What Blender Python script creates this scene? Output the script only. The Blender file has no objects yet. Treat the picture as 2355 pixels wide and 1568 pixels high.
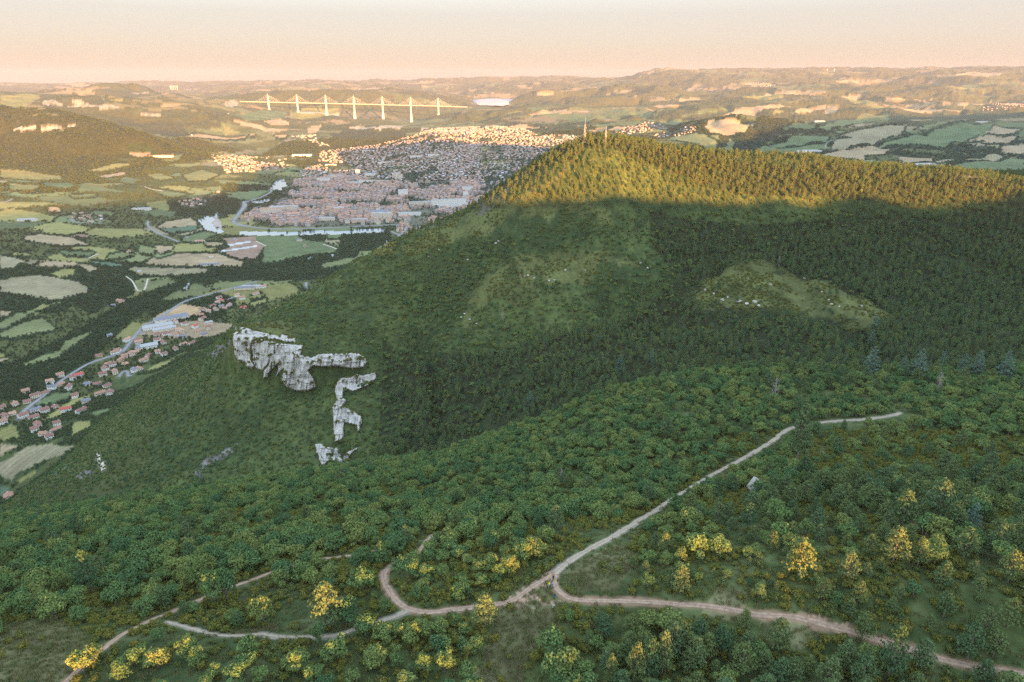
import bpy, math, random
import numpy as np
from math import radians, sin, cos, tan, atan, atan2, pi, exp, log

# ------------------------------------------------------------------ camera, sky, sun, exposure
S = bpy.context.scene
HC = 521.0                       # camera height above the valley floor
TH = radians(21.0)               # downward pitch
FPX = 1024 / 1.5                 # focal length in pixels of a 1024-wide frame
cd = bpy.data.cameras.new("camera")
cam = bpy.data.objects.new("camera", cd)
S.collection.objects.link(cam)
cam.location = (0, 0, HC)
cam.rotation_euler = (pi / 2 - TH, 0, 0)
cd.sensor_width = 36.0
cd.lens = 36.0 / 1.5
cd.clip_start = 1.0
cd.clip_end = 120000
S.camera = cam

SUN_EL = radians(6.5)
SUN_AZ = radians(25.0)           # light travels toward -x by this much off the view axis
w = bpy.data.worlds.new("World"); S.world = w; w.use_nodes = True
nt = w.node_tree; nt.nodes.clear()
out = nt.nodes.new('ShaderNodeOutputWorld')
bg = nt.nodes.new('ShaderNodeBackground'); bg.inputs['Strength'].default_value = 1.0
sky = nt.nodes.new('ShaderNodeTexSky'); sky.sky_type = 'NISHITA'; sky.sun_disc = False
sky.sun_elevation = SUN_EL
sky.sun_rotation = pi - SUN_AZ
sky.altitude = 800; sky.air_density = 1.0; sky.dust_density = 1.2; sky.ozone_density = 1.0
# warm band low over the horizon opposite the sun, added to the clear sky
tc = nt.nodes.new('ShaderNodeTexCoord')
sep = nt.nodes.new('ShaderNodeSeparateXYZ'); nt.links.new(tc.outputs['Generated'], sep.inputs[0])
rmp = nt.nodes.new('ShaderNodeValToRGB'); nt.links.new(sep.outputs['Z'], rmp.inputs[0])
SKY_RAMP = [(0.0, (.102, .080, .060)), (.02, (.106, .087, .068)), (.05, (.112, .100, .086)), (.10, (.116, .113, .107)),
            (.24, (.16, .175, .185)), (.5, (.185, .22, .255)), (1.0, (.165, .20, .25))]
while len(rmp.color_ramp.elements) < len(SKY_RAMP): rmp.color_ramp.elements.new(.5)
for e, (p, c) in zip(rmp.color_ramp.elements, SKY_RAMP): e.position = p; e.color = (*c, 1)
sc = nt.nodes.new('ShaderNodeVectorMath'); sc.operation = 'SCALE'; sc.inputs['Scale'].default_value = 0.056
fz = nt.nodes.new('ShaderNodeMapRange'); fz.inputs['From Min'].default_value = .08; fz.inputs['From Max'].default_value = .40   # clear sky fades into the haze band
fz.inputs['To Min'].default_value = .06; fz.inputs['To Max'].default_value = 1.0; nt.links.new(sep.outputs['Z'], fz.inputs['Value'])
fs = nt.nodes.new('ShaderNodeVectorMath'); fs.operation = 'SCALE'; nt.links.new(sky.outputs[0], fs.inputs[0]); nt.links.new(fz.outputs[0], fs.inputs['Scale'])
nt.links.new(fs.outputs[0], sc.inputs[0])
sc2 = nt.nodes.new('ShaderNodeVectorMath'); sc2.operation = 'SCALE'; sc2.inputs['Scale'].default_value = 1.0
nt.links.new(rmp.outputs[0], sc2.inputs[0])
ad = nt.nodes.new('ShaderNodeVectorMath'); ad.operation = 'ADD'
nt.links.new(sc.outputs[0], ad.inputs[0]); nt.links.new(sc2.outputs[0], ad.inputs[1])
nt.links.new(ad.outputs[0], bg.inputs['Color']); nt.links.new(bg.outputs[0], out.inputs['Surface'])

sd = bpy.data.lights.new("sun", 'SUN'); sd.energy = 5.0; sd.angle = radians(0.5); sd.color = (1.0, .45, .125)
so = bpy.data.objects.new("sun", sd); S.collection.objects.link(so)
LDIR = np.array([-sin(SUN_AZ) * cos(SUN_EL), cos(SUN_AZ) * cos(SUN_EL), -sin(SUN_EL)])
from mathutils import Vector, Matrix
so.rotation_euler = Vector(LDIR).to_track_quat('-Z', 'Y').to_euler()
S.view_settings.view_transform = 'Standard'; S.view_settings.look = 'None'
S.view_settings.exposure = 2.66; S.view_settings.gamma = 1.0
HAZE_D = 2.3e-5
cy = S.cycles
cy.max_bounces = 4; cy.diffuse_bounces = 2; cy.glossy_bounces = 1; cy.transmission_bounces = 2
cy.volume_bounces = 0; cy.transparent_max_bounces = 4
cy.use_denoising = False; cy.use_adaptive_sampling = False
try: cy.denoiser = 'OPENIMAGEDENOISE'
except Exception: pass
cy.sample_clamp_indirect = 4.0

# ------------------------------------------------------------------ pixel -> world helpers (units of the traced drawing: 2354 wide)
K = 1024 / 2354.6
CT, ST = cos(TH), sin(TH)
def ray(X, Y):
    u = (X * K - 512) / FPX; v = (341 - Y * K) / FPX
    return u, CT + v * ST, -ST + v * CT
def atD(X, Y, D):
    a, b, c = ray(X, Y); t = D / b; return (a * t, D, HC + c * t)
def atT(X, Y, t):
    a, b, c = ray(X, Y); return (a * t, b * t, HC + c * t)
def atZ(X, Y, z):
    a, b, c = ray(X, Y); t = (z - HC) / c; return (a * t, b * t, z)
def zoomed(ox, oy, s):                       # points read off an enlarged crop -> drawing units
    return lambda pts: [((ox + p[0] / s) * .9196, (oy + p[1] / s) * .9196) for p in pts]

def vnoise(x, y, seed=0):
    xi = np.floor(x).astype(np.int64); yi = np.floor(y).astype(np.int64)
    fx = x - xi; fy = y - yi
    fx = fx * fx * (3 - 2 * fx); fy = fy * fy * (3 - 2 * fy)
    def h(a, b):
        n = (a * 374761393 + b * 668265263 + seed * 974711) & 0xffffffff
        n = ((n ^ (n >> 13)) * 1274126177) & 0xffffffff
        return ((n ^ (n >> 16)) & 0xffff) / 65535.0
    return (h(xi, yi) * (1 - fx) + h(xi + 1, yi) * fx) * (1 - fy) + (h(xi, yi + 1) * (1 - fx) + h(xi + 1, yi + 1) * fx) * fy
def fbm(x, y, sc_, oct_=4, seed=0):
    s = 0; a = 1; n = 0; x = x / sc_; y = y / sc_
    for i in range(oct_):
        s = s + a * (vnoise(x + 13.7 * i, y - 7.3 * i, seed + i) * 2 - 1); n += a; a *= .5; x = x * 2.03; y = y * 2.03
    return s / n
def voro(x, y, seed=0):
    """cellular pattern: id of nearest site, distance to the border"""
    xi = np.floor(x).astype(np.int64); yi = np.floor(y).astype(np.int64)
    f1 = np.full(x.shape, 9.); f2 = np.full(x.shape, 9.); idn = np.zeros(x.shape)
    for i in (-1, 0, 1):
        for j in (-1, 0, 1):
            a = xi + i; b = yi + j
            n = (a * 374761393 + b * 668265263 + seed * 7919) & 0xffffffff
            n = ((n ^ (n >> 13)) * 1274126177) & 0xffffffff
            r1 = (n & 0xffff) / 65535.; r2 = ((n >> 16) & 0xffff) / 65535.
            d = np.hypot(a + .15 + .7 * r1 - x, b + .15 + .7 * r2 - y)
            m = d < f1
            f2 = np.where(m, f1, np.minimum(f2, d)); idn = np.where(m, (r1 * 7.13 + r2 * 3.7) % 1.0, idn); f1 = np.where(m, d, f1)
    return idn, f2 - f1
def sstep(a, b, x):
    t = np.clip((x - a) / (b - a), 0, 1); return t * t * (3 - 2 * t)
def in_poly(x, y, poly):
    p = np.asarray(poly)[:, :2]; m = (x >= p[:, 0].min()) & (x <= p[:, 0].max()) & (y >= p[:, 1].min()) & (y <= p[:, 1].max())
    res = np.zeros(x.shape, bool); xs = x[m]; ys = y[m]; r = np.zeros(xs.shape, bool)
    for i in range(len(p)):
        x1, y1 = p[i]; x2, y2 = p[i - 1]
        c = ((y1 > ys) != (y2 > ys)) & (xs < (x2 - x1) * (ys - y1) / (y2 - y1 + 1e-9) + x1); r ^= c
    res[m] = r; return res

# ------------------------------------------------------------------ terrain
RNG = np.random.default_rng(7)
# far land: control points (X, Y, D) on what is seen, (X, Y, None, z) on flat ground
FAR = []
def v(*pts):
    for X, Y, z in pts: FAR.append(atZ(X, Y, z))
def wD(*pts):
    for X, Y, D in pts: FAR.append(atD(X, Y, D))
def hid(*pts):                               # X (at horizon row), D, z : not seen
    for X, D, z in pts:
        x = atD(X, 300, D)[0]; FAR.append((x, D, z))
v((-500,1000,10),(0,1000,5),(-500,1300,10),(0,1300,5),(600,1300,5),(200,950,8),(400,800,10),(0,800,18),(300,650,8),(0,650,30),(-400,650,60),(150,560,35),(0,520,50),(-400,520,80),
  (300,500,18),(500,520,0),(600,460,0),(700,500,2),(900,520,2),(900,480,5),(700,420,2),(760,380,3),(900,420,12),(1100,430,18),(1000,385,40),(1150,375,62),
  (1200,345,88),(1000,345,78),(1000,315,112),(860,350,30),(1340,330,105),(1200,310,132),(1150,300,138),(500,400,42),(400,430,38),(200,440,65),(100,420,75),
  (600,370,18),(500,360,42),(450,345,36),(640,335,22),(1200,600,5),(640,560,2),(400,560,10),(-400,430,110))
wD((0,400,3700),(150,395,3800),(300,383,4000),(380,366,4300),(0,330,4250),(150,330,4200),(0,300,4480),(150,300,4380),(-300,300,4500),(0,252,4850),(120,258,4780),(220,268,4780),
   (300,300,4600),(260,330,4350),(400,350,4450),(350,330,4450),(-300,245,4900))
hid((0,5300,318),(150,5300,300),(-300,5400,330),(250,5250,255),(330,5100,170))
wD((350,290,5650),(440,315,5350),(500,325,5500),(0,240,6200),(150,250,6000),(150,228,6500),(0,217,8000),(250,247,6200),(330,257,6300),(300,228,7900),(450,250,6900),(400,275,6200),
   (560,290,6350),(500,310,6000),(600,318,5900),(700,310,6000),(-300,225,7000),
   (540,246,8100),(560,233,8600),(620,249,8474),(686,258,8474),(750,262,8474),(814,267,8474),(879,272,8474),(945,281,8474),(1009,262,8474),
   (500,222,9800),(600,211,10000),(700,210,10000),(780,210,10000),(830,220,9900),(870,238,9600),(750,240,9200),(800,250,8950),(650,243,8900),
   (640,280,7100),(700,290,6800),(750,276,7500),(850,285,7300),(560,270,7400),(930,288,7600),
   (800,297,6350),(900,293,6350),(940,301,6250),(800,318,5850),(880,324,5750),(720,330,5400),(660,320,5700),
   (1000,273,7950),(1060,262,8050),(1100,249,8400),(1180,243,8700),(1050,290,6900),(1120,275,7300))
hid((600,11500,200),(750,11500,190),(400,11000,230),(200,11500,250),(960,9200,30),(880,9000,120),(1060,10800,130),(1080,13000,120),(1140,11500,120),(1180,12500,120),(1130,14500,130),(1260,9800,150),(0,12000,240),(500,7300,230))
wD((215,213,10600),(240,206,10600),(350,206,10600),(372,214,10600),(900,216,13000),(1000,224,11800),(1200,222,12500),(850,200,18000),(600,200,19000),(300,200,19000),(0,200,18000),
   (0,190,30000),(500,191,30000),(1000,187,30000),(1200,181,25000),(1350,179,22000),(1450,173,20000),(1550,163,18000),(1680,161,18500),(1800,163,18000),(1950,160,18000),(2100,158,18000),
   (2354,159,18000),(2700,160,18000),(-400,190,26000),(1300,207,14500),(1450,198,14500),(1700,192,14000),(2000,194,13000),(2300,190,13000),(2700,195,13000),(2000,213,10500),(1600,213,10500),
   (2300,218,10300),(1300,233,9600),(1450,235,9300),(1700,230,9100),(2000,236,8500),(2300,236,8600),(2700,236,8600),(1300,262,7500),(1500,266,7100),(1700,252,7300),(1860,248,7300),
   (1400,288,6300),(1350,306,5600),(1550,296,5700),(1690,273,5350),(1640,283,5250),(1690,300,4950),(1640,318,4750),(1740,285,5150),(1800,300,4900),(1750,338,4400),(1850,280,5500),
   (2000,285,5450),(2150,280,5600),(2354,262,5900),(2250,268,5800),(2500,262,5900),(2354,300,4900),(2000,335,4200),(2200,335,4200),(2500,335,4200),(2200,375,3600),(2354,400,3350),(2600,400,3300),
   (1850,345,4200))
hid((1690,6000,150),(1900,6500,150),(2300,6800,160),(1400,3000,40),(1800,2600,80),(2300,2500,90),(1300,2000,5),(1800,1500,40),(2500,1500,100),(1600,2200,50))
for X in (-500, 0, 600, 1200, 1800, 2400, 2900): hid((X, 36000, 300), (X, 700, 5))
FP = np.array(FAR)
def warp(x, y):
    return np.arctan2(x, y) * 1.6, np.log(np.hypot(x, y))
fa, fb = warp(FP[:, 0], FP[:, 1])
def tps(d2): return .5 * d2 * np.log(d2 + 1e-12)
A = tps((fa[:, None] - fa) ** 2 + (fb[:, None] - fb) ** 2) + np.eye(len(fa)) * 2e-4
Pm = np.stack([np.ones_like(fa), fa, fb], 1)
M = np.block([[A, Pm], [Pm.T, np.zeros((3, 3))]])
sol = np.linalg.solve(M, np.concatenate([FP[:, 2], np.zeros(3)]))
def far_raw(x, y):
    a, b = warp(x, y); o = np.zeros(x.shape).ravel(); ar = a.ravel(); br = b.ravel()
    for i in range(0, len(ar), 40000):
        aa = ar[i:i + 40000, None]; bb = br[i:i + 40000, None]
        o[i:i + 40000] = tps((aa - fa) ** 2 + (bb - fb) ** 2) @ sol[:-3] + sol[-3] + sol[-2] * aa[:, 0] + sol[-1] * bb[:, 0]
    return o.reshape(x.shape)

# the near massif: crest and break lines read off from near to far
def T(*p): return [atT(*q) for q in p]
def Dd(*p): return [atD(*q) for q in p]
def H(*p): return [(atD(X, Y, D)[0], D, z) for X, Y, D, z in p]
LINES = [
 H((0,1568,14,408),(1177,1568,14,412),(2354,1568,14,414)),
 T((-200,1568,150),(0,1568,150),(600,1568,150),(1177,1568,150),(1800,1568,148),(2354,1568,146),(2600,1568,146)),
 T((-200,1390,200),(0,1385,200),(600,1370,190),(1270,1320,179),(1800,1350,165),(2354,1370,160),(2600,1370,160)),
 T((-200,1285,260),(0,1280,260),(600,1200,275),(1177,1150,285),(1500,1080,300),(1800,990,340),(2354,1050,300),(2600,1050,300)),
 Dd((-200,1222,345),(0,1199,350),(300,1154,360),(650,1104,370),(1000,1054,372),(1250,969,380),(1400,904,390),(1700,849,400),(2000,854,400),(2354,864,400),(2600,864,400)),
 Dd((-200,1250,430),(0,1235,430),(300,1190,440),(650,1140,440),(1000,1085,445),(1250,1005,450),(1400,940,460),(1700,885,470),(2000,890,470),(2354,895,470),(2600,895,470)),
 Dd((-200,1200,540),(0,1185,540),(200,1130,530),(400,1075,510),(650,1050,510),(800,1020,515),(1000,975,520),(1250,890,525),(1400,845,530),(1700,795,535),(2000,795,535),(2354,805,535),(2600,805,535)),
 # foot of the cliffs, then their top
 Dd((-200,1195,600),(0,1175,600),(150,1110,600),(300,1040,600),(430,960,600),(500,885,618),(535,845,622),(570,862,612),(610,885,604),(650,905,598),(700,912,592),(735,900,590),(760,872,594),(800,862,598),(845,862,602),(880,870,600),(1000,850,600),(1250,790,600),(1400,760,600),(1700,720,600),(2000,720,600),(2354,730,600),(2600,730,600)),
 Dd((-200,1192,612),(0,1172,612),(150,1105,612),(300,1030,614),(430,945,616),(500,872,630),(530,765,634),(570,768,626),(610,778,620),(650,790,614),(700,806,610),(735,818,607),(790,824,607),(840,830,611),(880,850,608),(1000,835,612),(1250,778,612),(1400,748,612),(1700,706,612),(2000,706,612),(2354,716,612),(2600,716,612)),
 Dd((-200,1180,660),(0,1165,660),(150,1078,680),(300,980,710),(430,900,720),(500,850,680),(535,758,645),(600,742,660),(700,750,655),(840,750,665),(1000,690,695),(1250,590,715),(1400,540,725),(1700,560,735),(2000,560,730),(2354,580,720),(2600,580,720)),
 Dd((-200,1160,780),(0,1130,780),(150,1040,800),(300,925,860),(430,835,880),(490,790,860),(535,752,680),(600,733,685),(650,714,700),(740,662,735),(800,622,760),(900,566,805),(1000,520,830),(1100,474,845),(1200,402,850),(1250,369,850),(1300,342,850),(1330,332,850),(1370,322,850),(1420,320,855),(1500,330,862),(1600,348,870),(1700,364,870),(1900,378,860),(2200,406,830),(2354,431,810),(2600,440,800)),
 H((-200,1100,1000,-10),(0,1060,1000,0),(150,1000,1000,5),(300,900,1020,40),(430,820,1020,90),(535,745,940,130),(650,714,960,125),(740,662,1000,150),(800,622,1010,160),(1000,520,1060,250),(1200,402,1080,330),(1370,322,1050,380),(1600,350,1090,370),(1900,378,1090,370),(2200,406,1080,370),(2354,431,1080,375),(2600,431,1080,390)),
 H((-200,1000,1250,-40),(0,1000,1250,-40),(300,860,1200,0),(430,800,1250,20),(600,745,1300,35),(740,662,1400,60),(1000,520,1500,60),(1370,322,1500,120),(1900,378,1500,140),(2354,431,1500,150),(2600,431,1500,180)),
 H((-200,1000,1900,-80),(430,800,1700,-60),(740,662,1800,-60),(1200,520,2200,-60),(2600,322,2600,-60)),
 H((-200,1000,5000,-300),(2600,322,5000,-300)),
]
def resamp(line, ph):
    p = np.array(line); f = np.arctan2(p[:, 0], p[:, 1]); o = np.argsort(f); f = f[o]
    lr = np.log(np.hypot(p[o, 0], p[o, 1])); z = p[o, 2]
    g = np.linspace(-1.2, 1.2, 1201)
    lr = np.interp(g, f, lr); z = np.interp(g, f, z)
    k = np.exp(-.5 * (np.arange(-9, 10) / 3.2) ** 2); k /= k.sum()
    lr = np.convolve(np.pad(lr, 9, 'edge'), k, 'valid'); z = np.convolve(np.pad(z, 9, 'edge'), k, 'valid')
    return np.interp(ph, g, lr), np.interp(ph, g, z)
def pchip(xk, yk, x):
    h = np.diff(xk); d = np.diff(yk) / h; m = np.zeros(len(xk))
    s = d[:-1] * d[1:] > 0
    w1 = 2 * h[1:] + h[:-1]; w2 = h[1:] + 2 * h[:-1]
    m[1:-1][s] = (w1 + w2)[s] / (w1[s] / d[:-1][s] + w2[s] / d[1:][s])
    m[0] = d[0]; m[-1] = d[-1]
    i = np.clip(np.searchsorted(xk, x) - 1, 0, len(h) - 1); t = np.clip((x - xk[i]) / h[i], 0, 1.2)
    t2 = t * t; t3 = t2 * t
    return (2*t3-3*t2+1)*yk[i] + (t3-2*t2+t)*h[i]*m[i] + (-2*t3+3*t2)*yk[i+1] + (t3-t2)*h[i]*m[i+1]

# polar grid around the view point: fine in front, coarse behind
PH = np.concatenate([np.radians(np.arange(-180, -50, 1.5)), np.linspace(radians(-50), radians(50), 1181), np.radians(np.arange(51.5, 180.1, 1.5))])
def geo(a, b, r): return np.exp(np.arange(log(a), log(b), r))
RR = np.concatenate([geo(12, 90, .02), geo(90, 900, .0048), geo(900, 5200, .0062), geo(5200, 34000, .011), [34500.]])
LR = np.log(RR)
gp, gl = np.meshgrid(PH, LR, indexing='ij')
GX = np.exp(gl) * np.sin(gp); GY = np.exp(gl) * np.cos(gp)
lns = [resamp(L, np.clip(PH, -1.15, 1.15)) for L in LINES]
NEAR = np.zeros(GX.shape)
for i in range(len(PH)):
    xk = np.array([l[0][i] for l in lns]); yk = np.array([l[1][i] for l in lns])
    for k in range(1, len(xk)): xk[k] = max(xk[k], xk[k - 1] + .006)
    NEAR[i] = pchip(xk, yk, LR)
NEAR -= 260 * sstep(1.15, 1.7, np.abs(gp)) * sstep(20, 200, np.exp(gl))
def rim_bump(s): return sstep(206, 235, s) * (9 * (vnoise(s / 46., s * 0, 91) - .5) + 8 * (vnoise(s / 17., s * 0, 92) - .5)) + 3.0 * (vnoise(s / 22., s * 0, 93) - .5)
# unseen high plateau behind and to the right, rim shaped to place shadow edges
SC, SS = cos(SUN_AZ), sin(SUN_AZ)
s_ = GX * SC + GY * SS; b_ = GX * SS - GY * SC
RIM_S = [-3000, -720, -384, -153, -45, 45, 62, 120, 206, 232, 417, 503, 579, 653, 722, 800, 900, 1000, 1243, 1656, 1937, 2400, 3072, 3404, 3830, 5000, 6500]
RIM_B = [900, 900, 850, 800, 760, 760, 760, 760, 740, 720, 700, 660, 620, 590, 560, 500, 380, 100, -200, -418, -480, -500, -420, -400, -333, -300, -300]
RIM_H = [480, 505, 507, 505, 501.5, 501, 504.5, 506.5, 507, 553, 553, 540, 530, 524, 514, 500, 505, 640, 625, 615, 560, 500, 490, 520, 615, 660, 680]
rb = np.interp(s_, RIM_S, RIM_B); rh = np.interp(s_, RIM_S, RIM_H) + rim_bump(s_)
rim_w = np.interp(s_, [-3000, 600, 1100, 6000], [620, 620, 330, 330])
BACK = -80 + (rh + 80) * sstep(-rim_w, 0, b_ - rb)
BACK = np.where((s_ < 900) & (b_ < 60), np.minimum(BACK, 300), BACK)
FARZ = far_raw(GX, GY)
FARZ = np.clip(FARZ, -3, 760)
rr = np.hypot(GX, GY)
rel = sstep(25, 160, FARZ)
FARZ += rel * fbm(GX, GY, 700, 4, 11) * 26 + sstep(4000, 9000, rr) * fbm(GX, GY, 1500, 4, 12) * 40 + fbm(GX, GY, 260, 3, 13) * 4 * sstep(0, 40, FARZ)
gul = np.abs(fbm(GX, GY, 500, 3, 21)); FARZ -= rel * sstep(.25, 0, gul) * 30
FARZ += sstep(9000, 14000, rr) * (fbm(GX, GY * .6, 2600, 4, 14) * 60)
rid = 1 - np.abs(fbm(GX, GY * .8, 1500, 4, 41)) * 2.6; FARZ += sstep(4300, 5200, rr) * sstep(60, 180, FARZ) * (rid - .45) * np.where(rr > 9000, 75, 46)
rid2 = 1 - np.abs(fbm(GX, GY * .5, 4200, 3, 42)) * 2.4; FARZ += sstep(9500, 13000, rr) * (rid2 - .5) * 110
NEAR += sstep(400, 560, rr) * sstep(800, 700, rr) * sstep(-260, -120, GX) * (fbm(GX, GY, 240, 3, 6) * 9 - 9 * sstep(.16, 0, np.abs(fbm(GX * 1.4, GY * .7, 170, 2, 8)))) 
NEAR += sstep(380, 480, rr) * (fbm(GX, GY, 90, 4, 3) * 6.5) + fbm(GX, GY, 30, 3, 4) * 1.0 * sstep(60, 120, rr)
def smax(a, b, k=14.):
    h = np.clip(.5 + .5 * (a - b) / k, 0, 1); return b * (1 - h) + a * h + k * h * (1 - h) * .5
GZ = smax(smax(FARZ, NEAR), BACK, 6.)
MASSIF = NEAR > FARZ - 2
def to_idx(x, y):
    ph = np.arctan2(x, y); lr = np.log(np.maximum(np.hypot(x, y), 12.01))
    return np.interp(ph, PH, np.arange(len(PH))), np.interp(lr, LR, np.arange(len(LR)))
def sample(F, x, y):
    x = np.asarray(x, float); y = np.asarray(y, float)
    i, j = to_idx(x, y); i0 = np.clip(i.astype(int), 0, len(PH) - 2); j0 = np.clip(j.astype(int), 0, len(LR) - 2); fi = i - i0; fj = j - j0
    return (F[i0, j0]*(1-fi)+F[i0+1, j0]*fi)*(1-fj)+(F[i0, j0+1]*(1-fi)+F[i0+1, j0+1]*fi)*fj
def zat(x, y): return sample(GZ, x, y)
def hit(X, Y, up=0.0, t0=60.):
    """where the sight line through a drawn point meets the land (or a height above it)"""
    a, b, c = ray(X, Y); t = np.exp(np.arange(log(t0), log(33000), .002))
    d = HC + c * t - (zat(a * t, b * t) + up)
    n = np.nonzero(d < 0)[0]
    if len(n) == 0: return None
    i = max(n[0], 1); f = d[i - 1] / (d[i - 1] - d[i] + 1e-9); tt = t[i - 1] + f * (t[i] - t[i - 1])
    return (a * tt, b * tt, float(zat(a * tt, b * tt)))
def hits(pts, up=0.0):
    return [h for h in (hit(X, Y, up) for X, Y in pts) if h]
def project(x, y, z):
    x = np.asarray(x, float); dy = y; dz = z - HC
    t = dy * CT - dz * ST; up = dy * ST + dz * CT
    return (512 + FPX * x / t) / K, (341 - FPX * up / t) / K, t

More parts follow.
